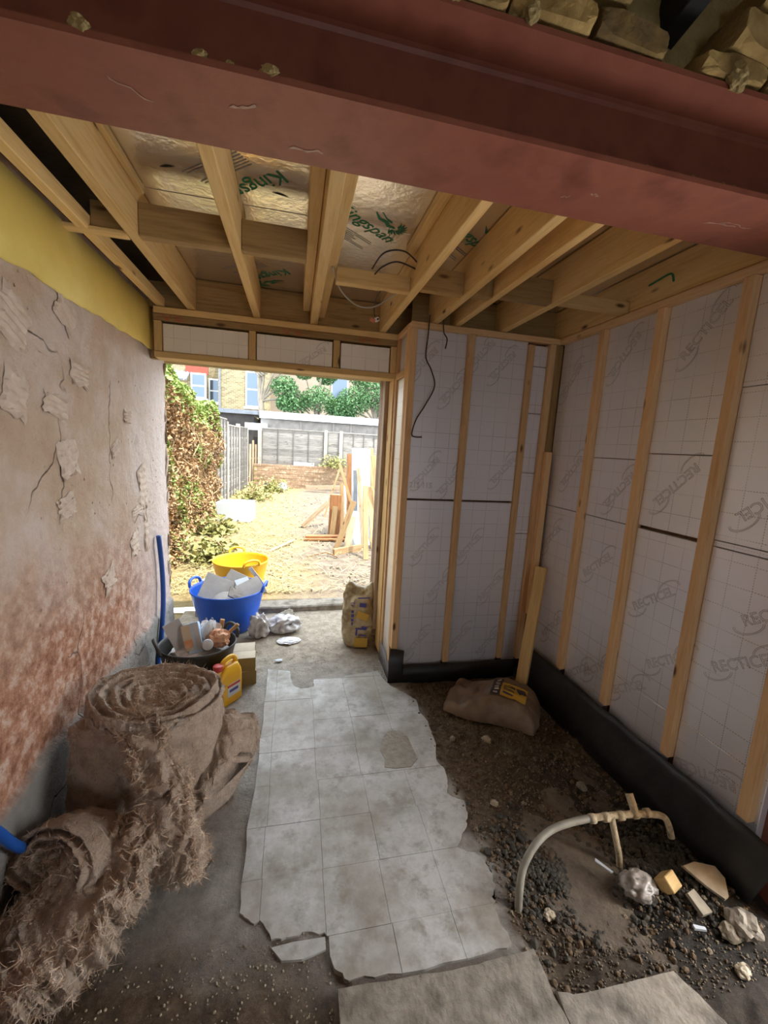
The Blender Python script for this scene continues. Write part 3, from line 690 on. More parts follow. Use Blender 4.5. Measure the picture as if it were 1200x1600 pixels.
# side face of the nib in the doorway
bx('jamb_stud', NX-.002, NX+.04, NY+.062, NY+.105, .05, 2.457, M['timber_stud'], nb)
bx('jamb_stud', NX-.002, NX+.04, 3.005, 3.05, .05, 2.457, M['timber_stud'], nb)
bx('side_top_plate', NX-.003, NX+.045, NY+.062, 3.05, 2.459, 2.496, M['timber_stud'], nb)
bx('side_rail', NX-.003, NX+.04, NY+.107, 3.003, 2.175, 2.215, M['timber_stud'], nb)
panel('side_insulation_panel', (3.0-NY-.11, 2.12, .03), M['foil_warm_lit'], nb, (NX+.027, (NY+.107+3.003)/2, 1.11), 'side')
panel('side_insulation_panel', (3.0-NY-.11, .235, .03), M['foil'], nb, (NX+.035, (NY+.107+3.003)/2, 2.336), 'side')
bx('jamb_post', NX-.01, NX+.06, 3.055, 3.20, .03, 2.183, M['timber'], nb)
bx('old_jamb_post', NX-.038, NX+.03, 3.21, 3.29, .16, 2.222, M['old_wood'], nb)
bx('outer_pier', NX-.03, 1.0, 3.295, 3.46, -.05, 2.75, M['red_brick'], nb)
bxn('outer_wall', 1.0, 2.1, 2.80, 3.45, -.05, 2.75, M['far_brick'], nb)
for k in range(7): stone('rotten_brick', (NX-.045+.02*math.sin(k*2), 3.25, .0+k*.03), (.045, .05, .03), M['red_brick'] if k % 2 else M['mortar'], 90+k, nb)

# right wall ---------------------------------------------------------
rw = struct('wall_right')
SX = 1.78; FX = 1.815
STUDS = [2.246, 1.835, 1.421, 1.06]
bx('top_plate', SX-.001, SX+.06, 1.03, NY-.001, 2.457, 2.494, M['timber_stud'], rw)
for y, zb in zip(STUDS, (.272, .282, .29, .30)): bx('stud', SX, SX+.06, y, y+.046, zb, 2.456, M['timber_stud'], rw)
bx('backing_board', FX+.042, FX+.06, .95, 2.75, -.05, 2.5, M['foam'], rw)
bxn('outer_wall', 2.135, 2.3, -3.3, .40, -.1, 3.1, M['far_brick'], rw); bxn('outer_wall', 2.135, 2.3, .82, 2.8, -.1, 3.1, M['far_brick'], rw); bxn('outer_wall', 2.135, 2.3, .40, .82, 1.83, 3.1, M['far_brick'], rw); bxn('outer_wall', 2.135, 2.3, .40, .82, -.1, .07, M['far_brick'], rw)
def rpan(y0, y1, z0, z1): return panel('insulation_panel', (y1-y0, z1-z0, .035), M['foil'], rw, (FX+.0175, (y0+y1)/2, (z0+z1)/2), 'right')
CRE = simple('foil_crease_glint', [sr('f2f0ee')], rough=.25, metal=.8)  # raised fold line; its highlight is put into a brighter foil colour
bays = [(2.294, 2.672), (1.883, 2.244), (1.469, 1.833), (1.046, 1.419)]
for k, (a, b) in enumerate(bays):
    lo = rpan(a, b, .05, 1.338)
    for px, pz, an in (((-.08, .42, 48), (.05, -.2, 48)), ((-.02, .36, 42), (.1, -.25, 42), (-.06, -.36, 42)), ((-.02, .30, 38), (.12, .04, 38), (-.09, -.24, 38)), ((.02, .20, 36), (-.04, -.36, 200), (.1, .45, 36)))[k]: printed('printed_mark', LOGO, lo, px, pz, R(an), 1.05)
    cz = .46+.01*k
    tube('foil_crease_glint', [(FX-.001, b-.02, cz+.004), (FX-.001, (a+b)/2, cz), (FX-.001, a+.02, cz+.006)], .0018, CRE, rw, 5, 8)
    if k == 2:
        u1 = rpan(a, b, 1.736, 2.456); printed('printed_mark', LOGO, u1, .02, .2, R(48), 1.1); u2 = rpan(a, b, 1.356, 1.732); printed('printed_mark', LOGO, u2, .0, .04, R(226), 1.1)
    elif k == 1:
        u1 = rpan(a, b, 1.70, 2.456); printed('printed_mark', LOGO, u1, -.04, .2, R(228), 1.05); u2 = rpan(a, b, 1.342, 1.697); printed('printed_mark', LOGO, u2, .06, .0, R(228), 1.05)
    elif k == 3:
        u1 = rpan(a, b, 2.02, 2.456); u2 = rpan(a, b, 1.37, 2.017); rpan(a, b, 1.342, 1.367); printed('printed_mark', LOGO, u2, .0, -.12, R(222), 1.1)
    else:
        u1 = rpan(a, b, 1.342, 2.456); printed('printed_mark', LOGO, u1, -.07, .3, R(228), 1.0); printed('printed_mark', LOGO, u1, .05, -.3, R(228), 1.0)

# membranes ------------------------------------------------------------
def sheet(name, label, rows, mat, thick=.003, amp=.006, f=7, n=40):
    """rows: list of polylines (bottom to top) - lofted wavy sheet"""
    vs, fs = [], []
    pl = []
    for row in rows:
        sp = smooth_path(row, max(2, n//(len(row)-1))); pl.append(sp)
    m = len(pl[0])
    for r in pl:
        for p in r: vs.append(p+Vector((amp*N3(p.x, p.y, p.z, f), amp*N3(p.x+9, p.y, p.z, f), amp*N3(p.x, p.y+9, p.z, f))))
    for j in range(len(pl)-1):
        for i in range(m-1): fs.append((j*m+i, j*m+i+1, (j+1)*m+i+1, (j+1)*m+i))
    o = link(name, pyd(name, vs, fs), mat, None, True)
    md = o.modifiers.new('t', 'SOLIDIFY'); md.thickness = thick; md.offset = 0
    return o
def mid(a, b, t): return [tuple(Vector(p)*(1-t)+Vector(q)*t for p, q in zip(a, b))][0]
rb = [(1.69, 2.60, -.02), (1.70, 2.2, -.015), (1.71, 1.8, -.01), (1.72, 1.4, .0), (1.73, 1.1, .01), (1.75, .98, .02)]
rt = [(1.772, 2.62, .255), (1.772, 2.2, .27), (1.77, 1.8, .275), (1.768, 1.4, .285), (1.766, 1.06, .30), (1.79, .95, .26)]
o = sheet('damp_proof_membrane', '', [rb, mid(rb, rt, .3), mid(rb, rt, .6), mid(rb, rt, .85), rt], M['dpm'], amp=.012)
tag(o, 'black damp-proof sheet along the foot of the right-hand foil wall', 'membrane')
nb0 = [(.70, 2.668, -.02), (.9, 2.662, -.02), (1.2, 2.655, -.02), (1.5, 2.655, -.02), (1.69, 2.655, -.02)]
nt0 = [(.70, 2.669, .13), (.9, 2.669, .13), (1.2, 2.662, .128), (1.5, 2.668, .125), (1.70, 2.662, .13)]
o = sheet('damp_proof_membrane', '', [nb0, mid(nb0, nt0, .5), nt0], M['dpm'], amp=.004)
tag(o, 'low black damp-proof strip along the foot of the short back wall', 'membrane')
f0 = [(.694, 2.668, .0), (.75, 2.660, .0), (.805, 2.662, .0)]; f1 = [(.698, 2.668, .262), (.75, 2.66, .258), (.80, 2.655, .25)]
o = sheet('membrane_corner_flap', '', [f0, mid(f0, f1, .5), f1], M['dpm'], amp=.004, n=12)
tag(o, 'black membrane flap folded up over the back wall corner by the doorway', 'membrane')
g0 = [(.703, 2.69, .0), (.702, 2.85, .0), (.70, 3.0, .0)]; g1 = [(.704, 2.69, .11), (.703, 2.85, .15), (.702, 3.0, .16)]
o = sheet('membrane_edge_strip', '', [g0, mid(g0, g1, .5), g1], simple('dusty_membrane', [sr('3a3a3a'), sr('8a8683')], 9, .6), amp=.003, n=12)
tag(o, 'dusty grey membrane strip on the doorway side of the short wall', 'membrane')

# rest of the house behind the camera ---------------------------------
wr = struct('wall_house_right')
for a in ((-3.3, .40, -.05, 3.06), (.82, .90, -.05, 3.06), (.40, .82, 1.80, 3.06), (.40, .82, -.05, .10)): bx('wall_panel', 2.1, 2.13, a[0], a[1], a[2], a[3], M['white_plaster'], wr)
dr = struct('added_side_opening')  # invented side opening, added to frame the fill lamp
for a in (.40, .79): bx('added_jamb', 2.07, 2.31, a, a+.03, .10, 1.80, M['timber_stud'], dr)
bx('added_head', 2.07, 2.31, .40, .82, 1.80, 1.83, M['timber_stud'], dr); bx('window_sill', 2.05, 2.31, .40, .82, .07, .10, M['timber_stud'], dr)  # head and sill of the added opening
wb = struct('wall_house_rear')
for a in ((-1.0, .1, 0, 3.06), (1.2, 2.1, 0, 3.06), (.1, 1.2, 0, .6), (.1, 1.2, 1.7, 3.06)): bx('wall_panel', a[0], a[1], -3.35, -3.2, a[2], a[3], M['white_plaster'], wb)  # rear opening added so sky light reaches the short back wall

# ================================================================ THINGS INDOORS
# glass wool ------------------------------------------------------------
def wool_noise(v, amp, f=9.0, s=0):
    p = Vector((v.x*f+s, v.y*f, v.z*f))
    d = Vector((noise.noise(p), noise.noise(p+Vector((31, 0, 0))), noise.noise(p+Vector((0, 57, 0)))))
    q = p*2.7; d += .5*Vector((noise.noise(q), noise.noise(q+Vector((31, 0, 0))), noise.noise(q+Vector((0, 57, 0)))))
    q = p*7; d += .25*Vector((noise.noise(q), noise.noise(q+Vector((31, 0, 0))), noise.noise(q+Vector((0, 57, 0)))))
    return v+d*amp
def fibres(parent, me, n, ln, seed, wd=(.0006, .0018), nm='loose_fibres'):
    """loose strands lying along the surface, some lifting off it"""
    rnd = random.Random(seed); ps = me.polygons; vs, fs = [], []
    for _ in range(n):
        p = ps[rnd.randrange(len(ps))]; nn = p.normal; tg = nn.orthogonal().normalized(); tg.rotate(Matrix.Rotation(rnd.uniform(0, 6.28), 3, nn))
        tg = (tg+Vector((0, 0, -.25))).normalized(); L = ln*rnd.uniform(.3, 1.3); lift = rnd.uniform(.02, .22); sd = nn.cross(tg).normalized()*rnd.uniform(*wd)
        cv = nn.cross(tg)*rnd.uniform(-.9, .9)*L
        b = len(vs); a0 = Vector(p.center)-nn*.002
        for q in (0, .35, .7, 1):
            c = a0+tg*L*q+cv*q*q+nn*(lift*L*math.sin(q*2.4)); vs += [c-sd*(1-q*.8), c+sd*(1-q*.8)]
        fs += [(b+2*k, b+2*k+1, b+2*k+3, b+2*k+2) for k in range(3)]
    o = link(nm, pyd('fibres', vs, fs), M['wool_fibre'], parent); o['kind'] = 'stuff'; return o
def wool_roll(name, label, loc, rx, ry, h, seed, turns=6, tilt=(0, 0, 0), nf=1500, flare=0):
    t = thing(name, label, 'insulation', loc); t.rotation_euler = tilt
    vs, fs = [], []; nr, ns, nz = 44, 130, 40
    for i in range(nr+1):          # spiral wound top
        q = i/nr
        for k in range(ns):
            th = 2*math.pi*k/ns; ph = (q*turns+k/ns) % 1
            z = h+.026*math.sin(ph*2*math.pi)*(.4+q*.6)-.035*(1-q)**2+(.012*math.sin(th*2+seed))-(.03*max(0, q-.9)*10)*.4
            vs.append(wool_noise(Vector((rx*q*math.cos(th), ry*q*math.sin(th), z)), .012, 16, seed))
    for i in range(nr):
        for k in range(ns): fs.append((i*ns+k, (i+1)*ns+k, (i+1)*ns+(k+1) % ns, i*ns+(k+1) % ns))
    b = len(vs)
    for j in range(nz+1):
        w = j/nz
        for k in range(ns):
            th = 2*math.pi*k/ns; s = 1.0+.05*math.sin(w*math.pi)-.04*(1-w)+flare*w
            vs.append(wool_noise(Vector((rx*s*math.cos(th), ry*s*math.sin(th), h*(1-w)-(.0 if j else -.0))), (.022 if 0 < j < nz else .01)*(.6+.4*math.sin(w*26+2*noise.noise(Vector((th, w*3, seed))))), 8, seed+3))
    for j in range(nz):
        for k in range(ns): fs.append((b+j*ns+k, b+(j+1)*ns+k, b+(j+1)*ns+(k+1) % ns, b+j*ns+(k+1) % ns))
    for k in range(ns): fs.append((nr*ns+k, b+k, b+(k+1) % ns, nr*ns+(k+1) % ns))
    me = pyd(name, vs, fs); link('rolled_batt', me, M['wool'], t, True); fibres(t, me, nf*4, .035, seed); fibres(t, me, nf//4, .03, seed+1, (.001, .0028), 'torn_tufts')
    return t
def wool_batt(name, label, path, widths, thick, seed, amp=.03, nf=1500, nseg=14, fold=.02, nfold=6):
    """thick fluffy strip swept along a path; widths: half-width vectors at each path point"""
    t = thing(name, label, 'insulation', (0, 0, 0))
    P = smooth_path(path, nseg); Wd = smooth_path(widths, nseg); T = smooth_path([(x, 0, 0) for x in thick], nseg)
    vs, fs = [], []; n = len(P); m = 110
    for i in range(n):
        d = (P[min(n-1, i+1)]-P[max(0, i-1)]).normalized(); w = Wd[i]; nn = w.cross(d).normalized()
        for k in range(m):
            th = 2*math.pi*k/m; c, s = math.cos(th), math.sin(th)
            c = math.copysign(abs(c)**.55, c); s = math.copysign(abs(s)**.6, s)
            ed = 1+.22*noise.noise(Vector((i*.21, c*1.5, seed)))+.10*noise.noise(Vector((i*.6, c*3, seed+5)))
            rg = 1-abs(noise.noise(Vector((c*nfold+.8*noise.noise(Vector((i*.08, c, seed))), i*.045, seed))))*2.2     # long ridges running down the strip
            v = P[i]+w*c*ed+nn*s*T[i].x+nn*(fold*rg if s > 0 else fold*.5*rg)
            v = wool_noise(v, amp*.6, 11, seed); v = wool_noise(v, amp*.16, 40, seed); v.z = max(v.z, .002); vs.append(v)
    for i in range(n-1):
        for k in range(m): fs.append((i*m+k, i*m+(k+1) % m, (i+1)*m+(k+1) % m, (i+1)*m+k))
    fs.append(tuple(range(m))[::-1]); fs.append(tuple((n-1)*m+k for k in range(m)))
    me = pyd(name, vs, fs); link('batt', me, M['wool'], t, True); fibres(t, me, nf*4, .035, seed); fibres(t, me, nf//4, .03, seed+1, (.001, .0028), 'torn_tufts'); return t
wool_roll('insulation_roll', 'upright roll of brown glass wool with its wound end showing on top', (-.60, 1.90, 0), .28, .215, .54, 2, 6, (R(3), R(2), 0), 2200)
wool_batt('insulation_batt', 'short folded glass wool piece on the floor right of the upright roll', [(-.42, 2.0, .10), (-.34, 1.92, .17), (-.30, 1.84, .17), (-.29, 1.76, .11)], [(.07, .05, .13), (.08, .05, .16), (.09, .05, .16), (.08, .06, .11)], [.10, .13, .13, .09], 5, .03, 900)
wool_batt('insulation_batt', 'torn flap of glass wool draped over the front of the upright roll', [(-.67, 1.75, .50), (-.57, 1.65, .455), (-.475, 1.54, .34), (-.425, 1.455, .19), (-.405, 1.43, .05)],
          [(.06, .03, .02), (.08, .02, .0), (.095, .0, -.02), (.10, -.02, .0), (.095, -.02, .0)], [.04, .045, .05, .055, .05], 8, .040, 2600, 34, .055, 3)
wool_batt('insulation_batt', 'long glass wool strip spreading over the floor to the lower left edge', [(-.53, 1.52, .22), (-.59, 1.41, .17), (-.67, 1.29, .13), (-.77, 1.215, .10), (-.85, 1.17, .09)],
          [(.06, -.02, .03), (.11, -.08, .0), (.125, -.115, .0), (.10, -.12, .0), (.06, -.09, .0)], [.06, .07, .075, .07, .05], 18, .036, 2600, 34, .05, 3)
wool_batt('insulation_batt', 'dark glass wool slab hanging against the wall under the upright roll', [(-.79, 1.78, .46), (-.775, 1.74, .25), (-.765, 1.72, .04)], [(.10, -.02, 0), (.11, -.03, 0), (.115, -.03, 0)], [.06, .07, .07], 11, .02, 500)
ct = wool_roll('insulation_roll', 'small curled glass wool offcut lying on its side near the wall', (-.71, 1.55, .12), .17, .11, .20, 14, 4, (R(62), R(0), R(-24)), 700)

# blue water pipes
tag(tube('water_pipe', [(-.925, 3.09, .985), (-.915, 3.11, .75), (-.91, 3.10, .5), (-.91, 3.03, .25), (-.92, 2.93, .0)], .0165, M['blue_pipe'], None, 10), 'upright blue plastic water pipe against the plaster wall by the doorway', 'pipe')
tag(tube('water_pipe', [(-.905, 1.20, .62), (-.90, 1.33, .44), (-.895, 1.40, .31), (-.885, 1.46, .22), (-.86, 1.52, .17), (-.78, 1.60, .13)], .0165, M['blue_pipe'], None, 10), 'curved blue plastic pipe running behind the wool at the left edge', 'pipe')

# tubs ---------------------------------------------------------------------
def tub(name, label, loc, Rr, Rb, h, mat, ha, squash=(1, 1), rz=0, tilt=(0, 0)):
    t = thing(name, label, 'tub', loc, rz); t.rotation_euler = (tilt[0], tilt[1], rz)
    lathe('tub_body', [(0, .0), (Rb*.96, 0), (Rb, .012), (Rb+(Rr-Rb)*.55, h*.5), (Rr*.985, h-.03), (Rr, h-.022), (Rr+.006, h-.004), (Rr, h), (Rr-.006, h-.004), (Rr*.975, h-.03), (Rb+(Rr-Rb)*.5, h*.5), (Rb*.95, .02), (0, .016)], mat, t, 48, squash, .03)
    for a in ha:
        c, s = math.cos(a), math.sin(a); tn = Vector((-s, c, 0)); rad = Vector((c*squash[0], s*squash[1], 0))
        pts = [rad*(Rr-.002)+tn*.085+Vector((0, 0, h-.012)), rad*(Rr+.012)+tn*.07+Vector((0, 0, h+.035)), rad*(Rr+.02)+Vector((0, 0, h+.055)), rad*(Rr+.012)-tn*.07+Vector((0, 0, h+.035)), rad*(Rr-.002)-tn*.085+Vector((0, 0, h-.012))]
        tube('handle', pts, .013, mat, t, 8, 6)
    return t
tub('flexible_tub', 'yellow flexible tub standing empty in the sun beyond the door', (-.55, 4.56, .03), .29, .21, .37, M['yellow_tub'], (R(105), R(-62)))
tub('flexible_tub', 'big blue flexible tub filled with grey board offcuts outside the door', (-.56, 3.74, -.005), .315, .225, .375, M['blue_tub'], (R(160), R(-8)), (1, .95))
tub('flexible_tub', 'black rubber tub full of packaging rubbish against the left wall', (-.62, 2.83, -.005), .235, .165, .31, M['black_tub'], (R(205), R(38)), (1.05, .9))
# boards in the blue tub
def slab(name, label, cat, loc, size, rot, mat, group=None):
    o = box(name, size, loc, mat, None, rot, .002); return tag(o, label, cat, group)
slab('board_offcut', 'largest grey board offcut leaning at the left in the blue tub', 'board', (-.65, 3.71, .36), (.26, .24, .012), (R(50), R(28), R(10)), M['grey_tile'])
slab('board_offcut', 'grey board offcut standing at the back of the blue tub', 'board', (-.52, 3.86, .37), (.20, .2, .012), (R(48), R(20), R(-18)), M['grey_tile'])
slab('board_offcut', 'grey board offcut slanting at the right of the blue tub', 'board', (-.36, 3.70, .36), (.22, .18, .012), (R(42), R(-18), R(30)), M['grey_tile'])
slab('board_offcut', 'dark grey curved offcut in the middle of the blue tub', 'board', (-.475, 3.61, .345), (.14, .10, .014), (R(40), R(34), R(20)), M['concrete'])
slab('board_offcut', 'small pale offcut between the grey boards in the blue tub', 'board', (-.44, 3.80, .38), (.12, .12, .012), (R(30), R(-12), R(20)), M['white_board'])
slab('plastic_strip', 'thin clear plastic strip sticking up at the right of the blue tub', 'strip', (-.335, 3.86, .44), (.035, .008, .17), (R(-10), R(-35), R(10)), M['bag_clear'])
tag(link('rubble_fill', blob_mesh((.24, .22, .10), 3, .2, 2.4, 5), M['grey_tile']), 'heap of broken grey board filling the blue tub below the offcuts', 'rubble', kind='stuff').location = (-.56, 3.74, .235)
# rubbish in the black tub
slab('card_sheet', 'plain white card sheet leaning on the left inside the black tub', 'card', (-.735, 2.80, .36), (.11, .004, .22), (R(-18), R(-24), R(20)), M['white_board'])
cb = thing('carton', 'blue, white and orange printed carton lying in the black tub', 'carton', (-.635, 2.80, .345)); cb.rotation_euler = (R(-28), R(-14), R(8))
box('carton_body', (.09, .075, .20), (0, 0, 0), M['light_blue'], cb, bev=.003)
box('grey_panel', (.055, .002, .17), (-.035, -.039, .01), M['card_pale'], cb, bev=0); box('orange_print', (.05, .002, .05), (-.033, -.0415, -.03), M['orange'], cb, bev=0); box('white_panel', (.035, .002, .18), (.026, -.039, .005), M['white_board'], cb, bev=0)
o = link('plastic_wrap', blob_mesh((.075, .07, .075), 3, .5, 1.8, 21, True), M['bag_clear']); o.location = (-.56, 2.90, .345); tag(o, 'crumpled clear wrapping behind the carton in the black tub', 'plastic')
o = link('plastic_wrap', blob_mesh((.065, .06, .06), 3, .5, 1.8, 22, True), M['orange']); o.location = (-.478, 2.80, .335); tag(o, 'crumpled orange-tinted plastic at the right of the black tub', 'plastic')
bt = thing('tin', 'small dark tin with a pale lid lying in the black tub', 'tin', (-.545, 2.745, .315)); bt.rotation_euler = (R(60), 0, R(15))
lathe('tin_body', [(0, -.06), (.034, -.06), (.035, .04), (.03, .045)], M['black_tub'], bt, 20); lathe('lid', [(.034, .038), (.036, .05), (.03, .055), (0, .055)], M['white_board'], bt, 20)
pk = thing('packet', 'white packet with purple print in the black tub', 'packet', (-.555, 2.83, .37)); pk.rotation_euler = (R(-30), R(30), R(20)); 
link('packet_body', blob_mesh((.045, .02, .085), 3, .25, 2, 31), M['white_board'], pk); link('purple_print', blob_mesh((.030, .0205, .03), 2, .1, 2, 32), M['print_purple'], pk)
for k, (a, b, w) in enumerate((((-.47, 2.86, .30), (-.36, 2.84, .415), .024), ((-.50, 2.93, .28), (-.475, 2.92, .42), .03))):
    tag(bar('wood_offcut', a, b, w, .02, M['pale_wood']), ['pale splintered stick poking out over the right rim of the black tub', 'short square stick standing at the back of the black tub'][k], 'wood')
o = link('rubbish_fill', blob_mesh((.19, .165, .08), 3, .25, 3, 25), M['bag_clear']); o.location = (-.62, 2.83, .215); tag(o, 'loose packaging rubbish packed deep inside the black tub', 'rubbish', kind='stuff')
tag(tube('wire_offcut', [(-.62, 2.98, .30), (-.60, 3.0, .40), (-.585, 2.985, .345), (-.56, 3.0, .40), (-.545, 2.98, .36)], .003, M['cable_grey'], None, 6), 'thin bent wires sticking up behind the black tub rim', 'wire')

# jerrycan ------------------------------------------------------------------
jc = thing('jerrycan', 'yellow plastic jerrycan with a red screw cap beside the wool', 'jerrycan', (-.405, 2.605, -.004), R(50))
def loft(name, secs, mat, par, smooth=True, m=28):
    vs, fs = [], []
    for (z, a, b, cx, ex) in secs:
        for k in range(m):
            th = 2*math.pi*k/m; c, s = math.cos(th), math.sin(th); vs.append((cx+a*math.copysign(abs(c)**ex, c), b*math.copysign(abs(s)**ex, s), z))
    for i in range(len(secs)-1):
        for k in range(m): fs.append((i*m+k, i*m+(k+1) % m, (i+1)*m+(k+1) % m, (i+1)*m+k))
    fs.append(tuple(range(m))[::-1]); fs.append(tuple((len(secs)-1)*m+k for k in range(m)))
    return link(name, pyd(name, vs, fs), mat, par, smooth)
e = .35
loft('can_body', [(0, .082, .052, 0, e), (.008, .092, .06, 0, e), (.18, .092, .06, 0, e), (.205, .089, .058, 0, e), (.225, .07, .05, .012, e), (.245, .055, .04, .02, e), (.252, .04, .03, .02, e)], M['can'], jc)
tube('handle', [(-.035, 0, .235), (-.02, 0, .275), (.03, 0, .29), (.07, 0, .272), (.085, 0, .20)], .015, M['can'], jc, 10, 6)
lathe('neck', [(.026, .20), (.026, .25), (.0, .25)], M['can'], jc, 24).location = (-.062, 0, 0)
lathe('cap', [(.03, .238), (.031, .268), (.027, .272), (0, .272)], M['red_cap'], jc, 28).location = (-.062, 0, 0)
lb = box('label', (.10, .001, .085), (.01, -.0606, .10), M['white_board'], jc, bev=0)
box('label_band', (.10, .0012, .016), (0, -.0004, .03), M['red_cap'], lb, bev=0); box('label_text_block', (.07, .0012, .02), (0, -.0004, -.005), M['print_purple'], lb, bev=0)

# two stacked cartons
for k, (z, lab) in enumerate(((0.0, 'lower olive cardboard box under its twin behind the jerrycan'), (.101, 'upper cardboard box with open pale flaps behind the jerrycan'))):
    t = thing('cardboard_box', lab, 'box', (-.325, 2.86, z-.004), R(8-4*k)); w, d, h = .16, .19, .098
    for n_, s_, l_ in (('front', (w, .004, h), (0, -d/2, h/2)), ('back', (w, .004, h), (0, d/2, h/2)), ('side', (.004, d, h), (w/2, 0, h/2)), ('side', (.004, d, h), (-w/2, 0, h/2)), ('bottom', (w, d, .003), (0, 0, .003))): box(n_, s_, l_, M['card'], t, bev=0)
    if k:
        box('flap', (w, d*.5, .003), (0, -d*.25, h+.002), M['card_pale'], t, (R(3), 0, 0), 0); box('flap', (w*.95, d*.5, .003), (0, d*.26, h+.012), M['card_pale'], t, (R(9), 0, 0), 0)
    else: box('lid', (w, d, .003), (0, 0, h), M['card_pale'], t, bev=0)

# crumpled plastic by the blue tub
for k, (loc, s, lab, mt) in enumerate((((-.27, 3.50, .085), (.085, .06, .12), 'grey crumpled plastic bag slumped against the blue tub', 'bag_clear'), ((-.06, 3.60, .06), (.14, .10, .075), 'white crumpled plastic sheet on the floor right of the blue tub', 'bag_clear'), ((-.02, 3.38, .008), (.09, .06, .012), 'small flat scrap of pale plastic on the concrete floor', 'bag_clear'), ((-.09, 2.86+.2, .004), (.03, .02, .006), 'tiny white scrap on the floor beyond the cartons', 'white_board'))):
    o = link('plastic_bag' if k < 2 else 'plastic_scrap', blob_mesh(s, 4 if k < 2 else 3, .55, 1.7, 51+k, True, flat=-loc[2]+.0), M[mt], None, k < 2); o.location = loc; tag(o, lab, 'plastic')
o = stone('stone', (-.05, 3.80, .05), (.11, .06, .05), M['pebble'], 61); tag(o, 'brown stone behind the white plastic sheet near the step', 'stone')

# sand bag at the jamb, and the brown bag on the dirt
def sack(name, label, loc, rz, size, mat, seed, tilt=(0, 0), top=.5):
    t = thing(name, label, 'bag', loc, rz); t.rotation_euler = (tilt[0], tilt[1], rz); sx, sy, sz = size
    vs, fs = [], []; m, n = 80, 50
    for j in range(n+1):
        w = j/n; k1 = math.sin(min(1, w*6)*math.pi/2)
        pin = 1-(max(0, w-.72)/.28)**1.5*(1-.12); wide = 1+.10*math.sin(w*3.0)
        for k in range(m):
            th = 2*math.pi*k/m; c, s = math.cos(th), math.sin(th); c2 = math.copysign(abs(c)**.6, c); s2 = math.copysign(abs(s)**.7, s)
            v = Vector((sx/2*c2*(.82+.18*k1)*wide*(1-.10*max(0, w-.75)*4), sy/2*s2*(.75+.25*k1)*pin, sz*w+.02*max(0, w-.85)*6*math.sin(c*4+seed)))
            q = v*11+Vector((seed*5, 0, 0)); rd = (1-abs(noise.noise(q))*2)*.012+(noise.noise(q*2.3))*.006
            v += Vector((c, s, 0))*rd; v.z = max(0, v.z); vs.append(v)
    for j in range(n):
        for k in range(m): fs.append((j*m+k, j*m+(k+1) % m, (j+1)*m+(k+1) % m, (j+1)*m+k))
    fs.append(tuple(range(m))[::-1]); fs.append(tuple(n*m+k for k in range(m)))
    bme = pyd(name, vs, fs); crumple(bme, .008, 9, seed, 0); crumple(bme, .004, 24, seed, 0)
    link('bag_body', bme, mat, t, True); return t
def decal(name, parent, me_or_poly, mat, M4):
    o = link(name, me_or_poly, mat, parent); o.matrix_local = M4; return o
sb = sack('sand_bag', 'half-empty yellow and clear plastic sand bag standing by the right doorway jamb', (.56, 3.30, -.005), R(-10), (.215, .19, .53), M['bag_sand'], 4)
o = link('printed_letters', text_mesh('TP', .045, None, 2), M['print_purple'], sb); o.location = (-.05, -.119, .40); o.rotation_euler = (R(90), R(90), 0)
for (x, z, w, h) in ((-.045, .335, .02, .02), (-.043, .30, .022, .025), (-.045, .262, .02, .02), (-.044, .23, .014, .025), (.03, .185, .09, .012), (-.005, .155, .014, .055), (.06, .20, .05, .018), (.045, .13, .07, .01), (.04, .395, .055, .035)):
    box('purple_print', (w, .002, h), (x, -.119, z), M['print_purple'], sb, (0, R(4), 0), 0)
box('purple_stripe', (.10, .002, .010), (.045, -.112, .455), M['print_purple'], sb, (R(-6), R(-4), 0), 0); box('yellow_panel', (.11, .002, .08), (.035, -.118, .065), M['label_yellow'], sb, bev=0); box('amber_panel', (.10, .002, .06), (.04, -.118, .30), M['label_yellow'], sb, (0, R(20), 0), 0)
db = thing('cement_bag', 'brown plastic building bag with a yellow label slumped on the dirt', 'bag', (1.34, 2.30, .0), R(-38))
def bagh(u, v):
    e = max(0, (1-u**4))**.5*max(0, (1-v**4))**.5; fill = .05+.125*max(0, min(1, (u+.65)/.8))
    rf = max(0, -u+.25); rd = 1-abs(noise.noise(Vector((u*2.2+3, v*1.1, 2))))*2.2; rd2 = 1-abs(noise.noise(Vector((u*1.2, v*6, 5))))*2.2
    return e*(fill+rf*.055*rd+.008*rd2*(1-rf)+.008*noise.noise(Vector((u*7, v*7, 1))))
def bagxy(u, v): return (.30*u*(1-.06*v*v), (.185+.03*max(0, -u)-.02*max(0, u-.5))*v*(1-.05*u*u)+.02*math.sin(u*3))
nu, nv = 90, 60; vs = []; fs = []
for side in (1, -.1):
    for j in range(nv+1):
        for i in range(nu+1):
            u, v = 2*i/nu-1, 2*j/nv-1; x, y = bagxy(u, v); vs.append((x+.012*N3(u, v, 0, 2.5), y+.014*N3(u, v, 7, 2.5), bagh(u, v)*side))
for q in (0, 1):
    b0 = q*(nu+1)*(nv+1)
    for j in range(nv):
        for i in range(nu):
            f = (b0+j*(nu+1)+i, b0+j*(nu+1)+i+1, b0+(j+1)*(nu+1)+i+1, b0+(j+1)*(nu+1)+i); fs.append(f if q == 0 else f[::-1])
link('bag_body', pyd('bag', vs, fs), M['bag_brown'], db, True)
def top_patch(name, par, cx, cy, w, d, rz, mat, zoff, prof):
    c, s = math.cos(rz), math.sin(rz)
    def f(u, v):
        x = cx+u*c-v*s; y = cy+u*s+v*c; return (x, y, prof(x, y)+zoff)
    return link(name, grid_mesh(-w/2, w/2, -d/2, d/2, 10, 8, f), mat, par, True)
def bagz(x, y): return bagh(x/.30, (y-.02*math.sin(x*10))/.185)+.003
